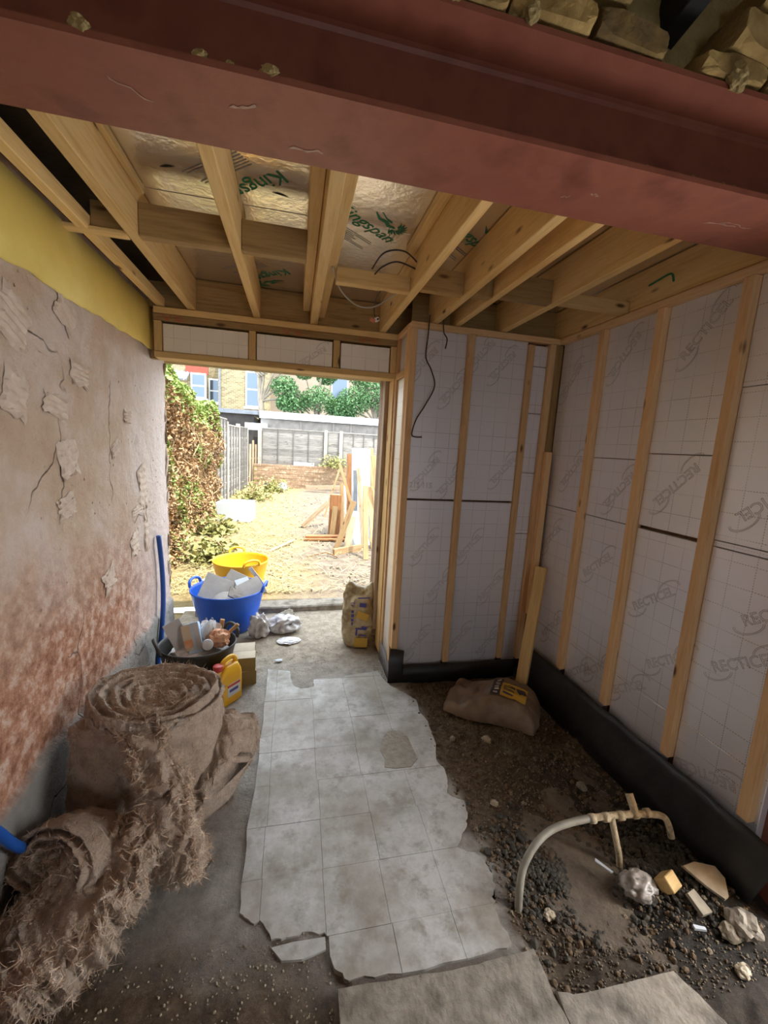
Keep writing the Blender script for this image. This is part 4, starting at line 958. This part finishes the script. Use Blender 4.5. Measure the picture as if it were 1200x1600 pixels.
top_patch('label', db, .13, -.045, .16, .13, 0, M['label_yellow'], .006, bagz)
top_patch('dark_band', db, .02, -.03, .06, .17, 0, M['print_dark'], .005, bagz)
for i in range(5): top_patch('label_text_line', db, .10+.0*i, -.085+.018*i, .07, .008, 0, M['print_dark'], .0085, bagz)
top_patch('label_badge', db, .175, -.03, .05, .05, .6, M['print_dark'], .0085, bagz)
for k in range(6): top_patch('worn_print_mark', db, .02+.004*(k % 2), -.10+.027*k, .026, .014, .15*(k % 3), M['card_pale'], .008, bagz)
# leaning board and plank offcuts
tag(bar('timber_board', (1.60, 2.40, .03), (1.755, 2.545, .90), .075, .045, M['timber'], None, (-.75, -.66, 0)), 'short thick timber leaning in the corner behind the brown bag', 'timber')

# pipework in the dirt --------------------------------------------------
pp = thing('old_pipework', 'bent old water pipe with crusted fittings rising out of the dirt', 'pipe', (1.3, 1.25, -.03))
def L(p): return (p[0]-1.3, p[1]-1.25, p[2]+.03)
tube('bent_pipe', [L(p) for p in ((.865, 1.14, -.04), (.872, 1.16, .04), (.905, 1.20, .10), (.97, 1.235, .15), (1.06, 1.265, .175), (1.16, 1.275, .185), (1.26, 1.28, .185))], 0.0145, M['pipe_grey'], pp, 12)
tube('crusted_pipe', [L(p) for p in ((1.25, 1.28, .185), (1.38, 1.275, .185), (1.50, 1.265, .182), (1.59, 1.25, .175), (1.615, 1.235, .15), (1.63, 1.22, .09))], .0135, M['pipe_copper'], pp, 12)
for a in (1.265, 1.33, 1.40, 1.47, 1.53): tube('collar', [L((a-.012, 1.278-(a-1.26)*.05, .184)), L((a+.012, 1.277-(a-1.26)*.05, .184))], .0185, M['pipe_copper'], pp, 12, 2)
tube('branch_pipe', [L(p) for p in ((1.36, 1.275, .18), (1.375, 1.255, .10), (1.39, 1.24, .03), (1.40, 1.235, -.03))], .013, M['pipe_copper'], pp, 10)
tube('stub_pipe', [L(p) for p in ((1.475, 1.27, .185), (1.478, 1.30, .215), (1.48, 1.32, .235))], .017, M['pipe_copper'], pp, 10)
wb_ = box('wood_block', (.07, .055, .055), (1.495, 1.10, .035), M['timber'], None, (R(38), R(4), R(20)), .003); tag(wb_, 'sawn timber offcut block on the dirt by the crusted pipe', 'wood')
def shard(loc, poly, th, rot, mat, label, name='stone_shard'):
    bm = bmesh.new(); t_ = [bm.verts.new((x, y, th)) for x, y in poly]; b_ = [bm.verts.new((x*1.05, y*1.05, 0)) for x, y in poly]
    bm.faces.new(t_); bm.faces.new(b_[::-1]); n = len(poly)
    for i in range(n): bm.faces.new((t_[i], b_[i], b_[(i+1) % n], t_[(i+1) % n]))
    me = bpy.data.meshes.new(name); bm.to_mesh(me); bm.free(); o = link(name, me, mat); o.location = loc; o.rotation_euler = rot; return tag(o, label, 'stone')
shard((1.655, 1.07, .055), [(-.075, .05), (-.02, .055), (.05, .03), (.06, -.01), (.03, -.06), (.01, -.065), (-.03, -.02)], .012, (R(25), R(-8), R(-5)), M['pebble_pale'], 'flat pale triangular stone shard right of the timber block')
shard((1.545, 1.015, .03), [(-.03, .03), (.01, .04), (.03, -.03), (-.02, -.035)], .015, (R(20), R(5), R(0)), M['pebble'], 'small pinkish stone chip in front of the pale shard')
o = link('plastic_bag', blob_mesh((.065, .055, .04), 4, .5, 1.6, 91, True), M['bag_murky'], None, True); o.location = (1.375, 1.12, .02); tag(o, 'scrunched clear plastic bag half buried beside the timber block', 'plastic')
for k, (x, y, s, lab, mt) in enumerate(((1.655, .935, .06, 'rough grey mortar lump at the lower right by the red column', 'concrete'), (1.60, .93, .04, 'brown wedge of brick left of the grey mortar lump', 'pebble'), (1.524, .83, .026, 'pale pebble on the dirt at the lower right corner', 'pebble_pale'), (.985, 1.12, .026, 'pale wood-coloured stone just right of the bent pipe foot', 'pebble_pale'), (1.517, 1.63, .03, 'round brown stone on the dirt above the pipework', 'pebble'), (1.05, 1.42, .03, 'dark earth clod left of the pipe', 'pebble_dark'), (1.12, 1.33, .035, 'brown clod of earth under the bend of the grey pipe', 'floor'), (.955, 2.05, .02, 'small grey pebble on the dirt near the tile edge', 'pebble'), (1.0, 1.60, .02, 'small flat stone beside the broken tile edge', 'pebble_pale'), (1.16, 2.02, .03, 'pale broken chip in front of the brown bag', 'pebble_pale'))):
    o = stone('stone', (x, y, hfloor(x, y)+s*.4), (s, s*.8, s*.6), M[mt], 100+k); tag(o, lab, 'stone')
shard((1.29, 1.21, .02), [(-.035, .006), (.035, .004), (.03, -.006), (-.03, -.008)], .006, (0, 0, R(-60)), M['white_board'], 'thin white plastic sliver lying on the dirt under the pipe', 'plastic_sliver')
shard((1.47, .945, .03), [(-.02, .006), (.02, .004), (.02, -.006), (-.02, -.008)], .008, (0, 0, R(-20)), M['white_board'], 'short white chip on the dirt in front of the stone chips', 'plaster_chip')
# grit
def in_dirt(i):
    for _ in range(20):
        x, y = random.uniform(.82, 1.76), random.uniform(.80, 2.62)
        if random.random() < .5+.5*max(0, 1-math.hypot(x-1.3, y-1.2)/.5): return (x, y, hfloor(x, y)+.003)
    return None
tag(scatter('loose_gravel', 8000, in_dirt, lambda i: random.uniform(.0014, .0048)*(2.4 if i % 31 == 0 else 1), M['pebble_mix']), 'loose gravel and grit scattered over the bare dirt strip', 'gravel')
tag(scatter('earth_clods', 900, in_dirt, lambda i: random.uniform(.004, .014), M['floor_clod']), 'crumbled brown earth clods over the dirt strip', 'earth')
def damp_pos(i):
    a = random.uniform(0, 6.28); rr = random.gauss(0, .14); x, y = 1.12+1.2*rr*math.cos(a), 1.24+rr*math.sin(a)
    if i % 2: x, y = 1.55+.14*random.gauss(0, 1), 1.22+.12*random.gauss(0, 1)
    return (x, y, hfloor(x, y)+.006) if .84 < x < 1.74 and y > .8 else None
tag(scatter('damp_gravel', 1800, damp_pos, lambda i: random.uniform(.006, .015), M['pebble_dark']), 'dark damp gravel heaped around the old pipework', 'gravel')
def left_pos(i):
    if i % 3 == 0: x, y = random.uniform(-.75, .15), random.uniform(.9, 1.2)
    elif i % 3 == 1: x, y = random.uniform(-.4, .7), random.uniform(2.9, 4.05)
    else: x, y = .69+random.gauss(0, .02)-.03, random.uniform(2.6, 3.3)
    return (x, y, hfloor(x, y)+.002)
tag(scatter('floor_grit', 1400, left_pos, lambda i: random.uniform(.0012, .0045), M['pebble_pale']), 'pale plaster grit and dust crumbs scattered over the concrete floor', 'grit')

# cables under the roof
tag(tube('cable', [(.60, 2.16, 2.60), (.50, 2.10, 2.63), (.40, 2.10, 2.61), (.36, 2.2, 2.57)], .004, M['cable'], None, 6), 'upper dark cable looping between the joists beside the green lion print', 'cable')
tag(tube('cable', [(.59, 2.17, 2.585), (.48, 2.15, 2.60), (.41, 2.18, 2.58), (.38, 2.24, 2.56)], .004, M['cable'], None, 6), 'lower dark cable between the joists just under its neighbour', 'cable')
tag(tube('cable', [(.16, 2.20, 2.555), (.22, 2.34, 2.50), (.32, 2.42, 2.46), (.42, 2.42, 2.465), (.52, 2.33, 2.52), (.585, 2.22, 2.57)], .004, M['cable_grey'], None, 6), 'pale grey cable sagging in a curve below the joists', 'cable')
tc = thing('terminal_block', 'white and orange cable connector hanging from the roof joists', 'connector', (.456, 2.6, 2.445))
tube('drop_wire', [(-.03, -.30, .06), (-.02, -.12, .08), (-.006, 0, .07), (0, 0, .02)], .0025, M['cable'], tc, 6)
box('connector_body', (.03, .022, .022), (-.012, 0, 0), M['connector_orange'], tc, (.3, .4, 0)); box('connector_shell', (.026, .026, .024), (.014, 0, .006), M['connector_white'], tc, (.3, -.5, 0)); box('connector_key', (.012, .028, .01), (.016, -.004, .008), M['cable'], tc, (.3, -.5, 0))
tag(tube('cable', [(.815, 2.64, 2.53), (.818, 2.655, 2.42), (.812, 2.655, 2.28), (.855, 2.655, 2.20), (.885, 2.655, 2.10), (.83, 2.65, 1.98), (.775, 2.655, 1.88), (.752, 2.655, 1.785), (.78, 2.65, 1.768), (.82, 2.65, 1.77)], .0045, M['cable'], None, 6), 'long dark cable hanging in a curve on the short back wall', 'cable')
tag(tube('cable', [(.905, 2.64, 2.52), (.92, 2.65, 2.44), (.945, 2.65, 2.40), (.938, 2.65, 2.34)], .004, M['cable'], None, 6), 'short dark cable end hanging at the top of the back wall', 'cable')
tag(tube('cable', [(1.79, 1.97, 2.60), (1.785, 1.90, 2.605), (1.78, 1.83, 2.605), (1.77, 1.80, 2.56)], .005, M['print_green'], None, 6), 'short green cable end on the rim joist above the right wall', 'cable')

# ================================================================ GARDEN
def G(y): return 0 if y < 4.2 else min(.2, .05+.15*max(0, y-4.3)/4.7)
gd = link('ground_garden', grid_mesh(-6, 9, 4.10, 30, 150, 220, lambda x, y: (x, y, (G(y) if y > 4.3 else .035)+.018*N3(x, y, 0, 1.4)+.014*N3(x, y, 2, 5))), M['garden'], smooth=True); gd['kind'] = 'structure'
gs = link('ground_side', grid_mesh(-6, -1.0, -4, 4.12, 8, 12, lambda x, y: (x, y, -.02)), M['garden']); gs['kind'] = 'structure'
gs = link('ground_side', grid_mesh(1.0, 9, -4, 4.12, 8, 12, lambda x, y: (x, y, -.03)), M['garden']); gs['kind'] = 'structure'
k_ = link('step_kerb', box_mesh((2.3, .20, .09), .012), M['concrete']); k_.location = (.25, 4.13, .01); k_.rotation_euler = (0, 0, R(3)); k_['kind'] = 'structure'
# straw
def straw_pos(i):
    y = 4.4+8*random.random()**1.5; x = -1.3+random.random()*(1.3 if i % 3 else 2.6)
    return (x, y, G(y)+.015+random.random()*.02)
SV = [Vector(v) for v in ((-1, -.04, 0), (1, -.04, .1), (1, .04, .1), (-1, .04, 0))]
tag(scatter('cut_straw', 5000, straw_pos, lambda i: Vector((random.uniform(.03, .09),)*3), M['straw'], None, SV, [(0, 1, 2, 3)], lambda i: Matrix.Rotation(random.uniform(0, 6.28), 3, 'Z') @ Matrix.Rotation(random.uniform(-.3, .3), 3, 'Y')), 'dry cut grass and straw strewn over the garden ground', 'straw')
tag(scatter('garden_rubble', 700, lambda i: (lambda x, y: (x, y, G(y)+.01))(random.uniform(-.3, 1.8), 4.4+7*random.random()), lambda i: random.uniform(.005, .018), M['pebble']), 'broken stones and clods scattered across the bare garden soil', 'rubble')
# polystyrene
pb = box('polystyrene_block', (.62, .42, .36), (-1.06, 8.05, G(8.05)+.18), M['poly'], None, (R(1), R(-1), R(-8)), .008); tag(pb, 'white polystyrene block lying in the grass by the left fence', 'block')
# ivy ---------------------------------------------------------------------
iv = thing('ivy_hedge', 'overgrown half-dead ivy covering the left garden boundary', 'ivy', (-1.9, 6, 0))
def ivtop(y): return 2.40+.16*math.sin((y-3.4)*1.1)+.10*N3(y, 0, 0, 2)-.5*max(0, y-8.1)**2
def ivface(y, z): return -1.50+.16*N3(y, z, 0, 1.5)+.10*N3(y, z, 4, 4)+.12*max(0, .5-z)-.55*max(0, z-(ivtop(y)-.35))**1.3+.35*max(0, 3.9-y)
core = grid_mesh(3.46, 8.7, 0, 1, 60, 40, lambda y, w: (ivface(y, w*ivtop(y))-.14+1.9, y-6, w*ivtop(y)))
link('tangled_core', core, simple('ivy_core', [sr('4a3623'), sr('6b5034')], 14, .95, bump=.8), iv)
bx('hidden_fence_panel', -.10, -.02, -2.55, 2.7, 0, 2.15, M['grey_fence'], iv)
def iv_pos(i):
    y = 3.46+5.25*random.random()**.9; z = ivtop(y)*random.random()
    return (ivface(y, z)+random.uniform(-.13, .07)+1.9, y-6, z+.02)
def ori(i):
    return Matrix.Rotation(random.uniform(0, 6.28), 3, 'Z') @ Matrix.Rotation(random.uniform(-1.4, 1.4), 3, 'X') @ Matrix.Rotation(random.uniform(0, 6.28), 3, 'Z')
scatter('dry_leaves', 26000, iv_pos, lambda i: Vector((random.uniform(.014, .038),)*3), M['dry_leaf'], iv, LEAF_V, LEAF_F, ori)
def ivg_pos(i):
    if i % 4:
        y = 3.46+5.1*random.random(); z = ivtop(y)-abs(random.gauss(0, .20)); x = ivface(y, z)-abs(random.gauss(0, .22))*(i % 2)
        return (x+1.96, y-6, z+.05)
    for _ in range(30):
        y = 3.46+5.2*random.random(); z = 2.0*random.random()
        if N3(y, z, 8, 2.2) > .22 or (z < .5 and random.random() < .25): return (ivface(y, z)+.03+1.9, y-6, z)
    return None
scatter('green_leaves', 8000, ivg_pos, lambda i: Vector((random.uniform(.02, .05),)*3), M['green_leaf'], iv, LEAF_V, LEAF_F, ori)
for k in range(26):
    y = random.uniform(3.6, 8.4); z = random.uniform(.2, 1.7); pts = []
    for j in range(5): pts.append((ivface(y, z)+.05+1.9, y-6, z)); y += random.uniform(-.25, .25); z += random.uniform(.03, .25)
    tube('stem', pts, .008, M['stem'], iv, 5, 3)
# low plants under the ivy
for k, (x, y, s, lab) in enumerate(((-1.05, 5.6, .30, 'low green weeds at the foot of the ivy'), (-1.2, 7.0, .25, 'ragged weeds between the ivy and the white block'), (-.95, 10.6, .40, 'dry green weeds at the far end of the left fence'), (-.55, 12.4, .35, 'green weed tuft beside the far brick wall'), (1.25, 13.45, .40, 'green bush growing on top of the far brick wall'))):
    t = thing('weed_clump', lab, 'weeds', (x, y, G(y)+(.75 if k == 4 else 0)))
    scatter('leaves', 380, lambda i: (random.gauss(0, s*.5), random.gauss(0, s*.5), abs(random.gauss(0, s*.45))), lambda i: Vector((random.uniform(.03, .06),)*3), M['weed'], t, LEAF_V, LEAF_F, ori)
    for j in range(4): tube('stem', [(0, 0, 0), (random.gauss(0, s*.3), random.gauss(0, s*.3), s*.5), (random.gauss(0, s*.5), random.gauss(0, s*.5), s)], .006, M['stem'], t, 5, 3)

# fences -------------------------------------------------------------------
def fence_panel(label, p0, p1, z0, z1, nb, ns, group=None):
    p0 = Vector(p0); p1 = Vector(p1); d = p1-p0; Lh = d.length; rz = math.atan2(d.y, d.x)
    t = thing('lap_fence', label, 'fence', ((p0.x+p1.x)/2, (p0.y+p1.y)/2, z0), rz, group); h = z1-z0
    for i in range(ns): box('slat', (Lh-.04, .012, h/ns+.014), (0, .004*math.sin(i*3), (i+.5)*h/ns), M['grey_fence'], t, (R(7), 0, R(.3*math.sin(i*2.3))), .002)
    for i in range(nb): box('batten', (.028, .022, h), (-Lh/2+.02+(Lh-.04)*i/(nb-1), -.022, h/2), M['batten'], t, bev=.002)
    box('top_rail', (Lh, .05, .03), (0, -.01, h+.01), M['grey_fence'], t, bev=.003); return t
def post(label, x, y, z0, z1, w=.10):
    o = box('fence_post', (z1-z0, w, w), (x, y, (z0+z1)/2), M['concrete_post'], None, (0, R(90), 0), .008); return tag(o, label, 'post')
LF = [(-1.64, 8.85), (-1.61, 10.55), (-1.55, 12.2), (-1.46, 13.45)]
for k, lab in enumerate(('leftmost grey lap fence panel, partly behind the ivy', 'middle grey lap fence panel of the left garden fence', 'farthest grey lap panel of the left garden fence')):
    a, b = LF[k], LF[k+1]; fence_panel(lab, (a[0], a[1]+.06), (b[0], b[1]-.06), .2, (2.12, 2.0, 2.02)[k], 5, 13)
# left fence battens face the garden
for k, lab in enumerate(('nearest pale concrete post of the left fence, at the ivy edge', 'second concrete post of the left fence', 'third concrete post of the left fence', 'last concrete post of the left fence by the far gap')):
    post(lab, LF[k][0], LF[k][1], .1, (2.12, 2.08, 2.1, 2.2)[k])
gw = struct('wall_garden'); WB = 13.6
bx('wall_core', -1.25, 4.2, WB+.012, WB+.20, .0, .93, M['mortar'], gw)
for j in range(11):
    for i in range(25):
        x = -1.15+i*.225+(.112 if j % 2 else 0)
        if x > 4.1: continue
        box('brick', (.212, .10, .064), (x, WB+.055+.004*math.sin(i*7+j*3), .19+j*.072), M['red_brick'], gw, bev=.004)
FZ = [(-1.03, .93), (1.03, 1.42), (1.53, 3.3)]
for k, (a, b) in enumerate(FZ):
    fence_panel(('wide weathered lap panel on the far garden wall, left of the gap', 'narrow weathered panel between the two far concrete posts', 'pale weathered panel behind the pile of scrap timber')[k], (a, WB+.12, 0), (b, WB+.12, 0), .96, 2.06, (5, 2, 6)[k], 9)
for k, x in enumerate((-1.09, .98, 1.48)): post(('left concrete post of the far fence', 'middle concrete post of the far fence', 'right concrete post of the far fence near the white board')[k], x, WB+.10, .2, (2.15, 2.12, 2.12)[k], .11)
box_w = box('white_board', (.66, .03, .12), (.30, WB+.02, .99), M['white_board'], None, (R(10), R(1.5), 0), .004); tag(box_w, 'white board lying along the top of the far brick wall', 'board')
sh = thing('garage', 'long grey garage with a white roof fascia behind the far fence', 'garage', (1.6, 14.9, 0))
bx('wall', -2.75, 3.2, -.1, 0, 0, 2.42, M['shed_wall'], sh); bx('fascia', -2.78, 3.3, -.22, -.12, 2.43, 2.66, M['white_fascia'], sh); bx('roof', -2.8, 3.4, -.12, 3.0, 2.5, 2.6, M['slate'], sh)
for x in (-1.45, -.32, .3, 1.75, 2.6): bx('wall_batten', x, x+.07, -.13, -.101, 0, 2.42, M['shed_wall'], sh)
ds = thing('shed', 'black boarded shed with a flat grey roof behind the left fence', 'shed', (-2.1, 15.5, 0))
bx('wall', -1.2, .66, 0, .1, 0, 2.55, M['dark_shed'], ds); bx('roof', -1.3, .80, -.15, 2.0, 2.56, 2.70, M['slate'], ds); bx('side_wall', .60, .66, .1, 2.0, 0, 2.5, M['dark_shed'], ds)
tag(box('roof_sheet', (.60, .5, .22), (-1.22, 14.6, 2.12), M['white_fascia'], None, (0, 0, 0), .01), 'white painted canopy edge between the black shed and the garage', 'canopy')
gt = thing('garden_gate', 'brown upright gate boards in the gap between the two fences', 'gate', (-1.25, 13.72, .2))
for k in range(4): bar('board', (-.13+k*.085, 0, .05), (-.125+k*.085, 0, 1.35+.12*(k % 2)), .06, .02, M['old_wood'], gt)
bar('cross_rail', (-.16, .02, .9), (.16, .02, .9), .05, .02, M['old_wood'], gt)

# timber pile ----------------------------------------------------------------
def pl(label, p0, p1, w, t, mat, face=(0, -1, 0), name='scrap_plank', cat='wood'): return tag(bar(name, p0, p1, w, t, M[mat], None, face, .002), label, cat)
pl('tall white sheet of board standing at the back of the scrap timber pile', (1.06, 6.32, .12), (1.06, 6.72, 1.645), .30, .02, 'white_board', name='white_sheet', cat='board')
pl('tall pale plank leaning just right of the white sheet', (1.36, 6.45, .12), (1.235, 6.78, 1.66), 0.081, .03, 'pale_wood')
pl('long whitish plank at the right edge of the timber pile', (1.40, 6.2, .11), (1.21, 6.4, 1.55), 0.075, .03, 'pale_wood')
pl('pale plank standing upright at the front of the pile', (1.02, 5.58, .09), (1.03, 5.95, 1.11), 0.075, .03, 'pale_wood')
pl('pale plank beside the front upright one, a little farther back', (1.24, 6.1, .11), (1.19, 6.45, 1.05), 0.088, .025, 'pale_wood')
pl('pale plank slanting up to the right across the front of the pile', (.64, 6.05, .11), (.89, 6.1, .855), 0.088, .022, 'pale_wood')
pl('thin lath slanting down to the right across the white sheet', (1.12, 6.45, .13), (.69, 6.5, 1.40), 0.044, .02, 'pale_wood')
pl('thin pole slanting down to the left behind the brown post', (.62, 8.4, .18), (.91, 8.5, 1.19), 0.037, .02, 'pale_wood')
pl('short square brown post standing at the left of the pile', (.69, 7.0, .13), (.71, 7.05, .83), 0.188, .14, 'brown_wood', name='post_offcut')
pl('narrow pale wedge leaning on the front of the brown post', (.645, 6.84, .13), (.695, 6.91, .65), 0.088, .02, 'pale_wood')
pl('pale upright plank just right of the brown post', (.86, 7.2, .15), (.835, 7.3, 1.0), 0.069, .03, 'pale_wood')
pl('narrow greyish lath behind the upright right of the brown post', (.98, 7.26, .14), (.89, 7.4, .96), .035, .02, 'white_board')
pl('weathered grey beam propped up slanting at the left of the pile', (.165, 7.5, .18), (.62, 7.6, .62), 0.094, .07, 'old_wood', name='timber_beam')
pl('lowest dark plank flat on the ground at the foot of the pile', (.18, 6.62, .145), (.92, 6.60, .145), 0.125, .03, 'brown_wood', (0, 0, 1))
pl('dark plank lying flat on top of the lowest one', (.20, 6.68, .178), (.95, 6.70, .178), 0.125, .03, 'brown_wood', (0, 0, 1))
pl('short pale beam lying on the ground in front of the pile', (.585, 5.84, .125), (1.02, 6.05, .15), 0.106, .05, 'pale_wood', name='timber_beam')
pl('pale offcut slanting down at the lower right of the pile', (1.44, 6.3, .15), (1.24, 6.5, .32), 0.075, .025, 'pale_wood')
pl('short pale offcut at the bottom right of the pile', (1.28, 5.95, .12), (1.16, 6.05, .30), 0.062, .025, 'pale_wood')
pl('brown plank at the far left edge of the white sheet', (.95, 6.9, .13), (.93, 7.1, 1.54), 0.100, .025, 'brown_wood')
pl('brown plank standing in front of the white sheet', (1.09, 6.2, .12), (.96, 6.28, 1.35), 0.062, .025, 'old_wood')
pl('brown plank leaning low in the middle of the pile', (.82, 6.15, .11), (.90, 6.25, .60), 0.112, .025, 'old_wood')
pl('grey slate-coloured strip standing left of the white sheet', (1.0, 6.42, .12), (.945, 6.5, 1.30), .06, .015, 'slate')
pl('long weathered beam lying at the foot of the far brick wall', (.35, 12.7, .33), (1.65, 12.7, .38), 0.125, .08, 'old_wood', name='timber_beam')
tag(tube('twig', [(.62, 5.6, .12), (.50, 5.75, .14), (.42, 5.8, .13), (.2, 5.7, .10)], .008, M['brown_wood'], None, 5, 3), 'thin dark twig on the ground left of the timber pile', 'twig')
tag(bar('stick', (-.32, 5.9, .13), (.02, 6.5, .16), .025, .02, M['old_wood'], None, (0, 0, 1)), 'dry stick lying in the straw left of centre', 'stick')
o = lathe('ball', [(.0, 0), (.07, .02), (.12, .09), (.13, .15), (.11, .22), (.06, .27), (0, .285)], M['white_board'], None, 20); o.location = (-.33, 12.5, .2); tag(o, 'pale grey-blue round pot lying near the far brick wall', 'pot')
pt = thing('plant_pot', 'black plastic plant pot among the weeds by the far wall', 'pot', (-.72, 12.7, .2)); lathe('pot_body', [(0, 0), (.11, 0), (.15, .2), (.16, .2), (.16, .225), (.14, .225), (.10, .03), (0, .03)], M['black_tub'], pt, 20)
tag(slab('board_offcut', 'small white board scrap under the ivy behind the blue tub', 'board', (-.90, 4.75, .09), (.16, .10, .01), (R(6), R(4), R(15)), M['white_board']))
tag(bar('stick', (-1.02, 4.5, .08), (-.72, 4.85, .14), .03, .025, M['pale_wood'], None, (0, 0, 1)), 'short pale stick between the ivy and the yellow tub', 'stick')

# houses beyond -----------------------------------------------------------
hs = thing('house', 'yellow stock-brick terraced house with white sash windows beyond the garden', 'house', (-3, 24, 0))
bxn('wing_wall', -1.05, 1.6, -.05, 4, 0, 6.6, M['far_brick'], hs); bxn('recess_wall', -3.0, -1.05, 1.2, 1.4, 0, 6.6, M['far_brick'], hs)
bxn('back_wall', -4.2, -1.7, .3, .6, 0, 5.4, M['far_brick'], hs); bx('bay_trim', -2.7, -1.6, .2, .32, 4.95, 5.38, M['red_trim'], hs)
def win(x0, x1, z0, z1, y):
    w = thing('x', None, None); bpy.data.objects.remove(w)
    f = bx('window_frame', x0, x1, y-.06, y, z0, z1, M['window_white'], hs, .01)
    cx, cz = (x0+x1)/2, (z0+z1)/2; vert = (z1-z0) > (x1-x0)
    for za, zb in ((z0+.08, cz-.04), (cz+.04, z1-.08)):
        o = box('pane', (x1-x0-.16, .02, zb-za), (cx, y-.062, (za+zb)/2), M['glass'], hs, bev=0)
    bx('window_sill', x0-.08, x1+.08, y-.16, y+.02, z0-.10, z0, M['window_white'], hs)
win(-.95, -.30+.0, 3.6, 4.92, -.06) if False else None
win(-.93, -.33, 3.62, 4.9, -.055) if False else None
win(-1.75, -1.10, 3.6, 4.9, 1.19); win(.34, 1.2, 3.42, 5.3, -.055); win(-2.45, -1.68, 3.7, 5.0, .195)
rf = bx('roof_slope', -4.6, -2.5, -.6, .4, 4.75, 4.83, M['slate'], hs); rf.rotation_euler = (R(30), 0, 0)
for k in range(7): o = box('roof_rib', (.04, 1.3, .04), (-4.4+k*.3, -.1, 4.84), M['white_fascia'], hs, (R(30), 0, 0), 0)
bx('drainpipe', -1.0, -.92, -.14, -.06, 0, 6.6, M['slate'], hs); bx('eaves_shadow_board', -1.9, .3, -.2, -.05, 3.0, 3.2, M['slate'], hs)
h2 = thing('house', 'plain beige rendered building behind the green trees', 'house', (3.4, 25, 0))
bx('wall', -4.9, 6, 0, 3, 0, 7, M['beige_render'], h2); o = box('window_frame', (1.0, .06, 1.5), (-.9, -.04, 5.0), M['window_white'], h2); box('pane', (.84, .04, 1.34), (0, -.03, 0), M['glass'], o, bev=0)
bx('roof', -5.0, 6.2, -.3, 3, 7, 7.3, M['slate'], h2)

# trees ----------------------------------------------------------------------
def tree(label, loc, h, crowns, n, ls, mat='tree_leaf', trunk=.12):
    t = thing('tree', label, 'tree', loc)
    tube('trunk', [(0, 0, 0), (.05, 0, h*.35), (-.05, .05, h*.65), (.1, 0, h*.9)], trunk, M['bark'], t, 8, 5, lambda q: trunk*(1-.65*q))
    for (cx, cy, cz, rr) in crowns: tube('branch', [(.0, 0, h*.5), (cx*.5, cy*.5, (h*.5+cz)/2+.1), (cx, cy, cz)], .04, M['bark'], t, 6, 4, lambda q: trunk*.4*(1-.75*q))
    def pos(i):
        cx, cy, cz, rr = crowns[i % len(crowns)]; v = Vector((random.gauss(0, 1), random.gauss(0, 1), random.gauss(0, .8))); v = v.normalized()*rr*random.random()**.4
        return (cx+v.x, cy+v.y, cz+v.z*.85)
    scatter('foliage', n, pos, lambda i: Vector((random.uniform(.6, 1.3)*ls,)*3), M[mat], t, LEAF_V, LEAF_F, ori); return t
t1 = tree('bare-branched tree with hanging leaves beside the brick house', (-1.35, 17.3, .2), 6.0, [(.9, 0, 3.6, .55), (1.4, .2, 5.0, .7), (.3, 0, 5.4, .6), (.7, 0, 4.5, .4), (1.0, 0, 3.0, .45)], 6000, .055, trunk=.16)
tree('leafy green tree above the middle of the garage roof', (.9, 17.8, .2), 4.6, [(-.9, 0, 3.1, .6), (0, 0, 3.3, .7), (.35, .3, 4.3, .45), (-.6, .3, 4.4, .4), (.8, 0, 3.0, .5)], 9000, .05)
tree('dense round green tree at the right above the garage', (3.3, 17.5, .2), 5.0, [(-.9, 0, 3.3, .75), (0, 0, 3.9, 1.0), (.7, .2, 3.3, .9), (-.7, .2, 4.5, .65), (.4, 0, 5.0, .8), (-1.3, 0, 2.9, .5)], 16000, .05)
for k in range(4): tube('branch', [(-.05+.1*k, -.1, 3.9+.05*k), (-.35-.15*k, -.15, 4.25+.1*k), (-.75-.2*k, -.2, 4.7+.15*k)], .035, M['bark'], t1, 6, 4)
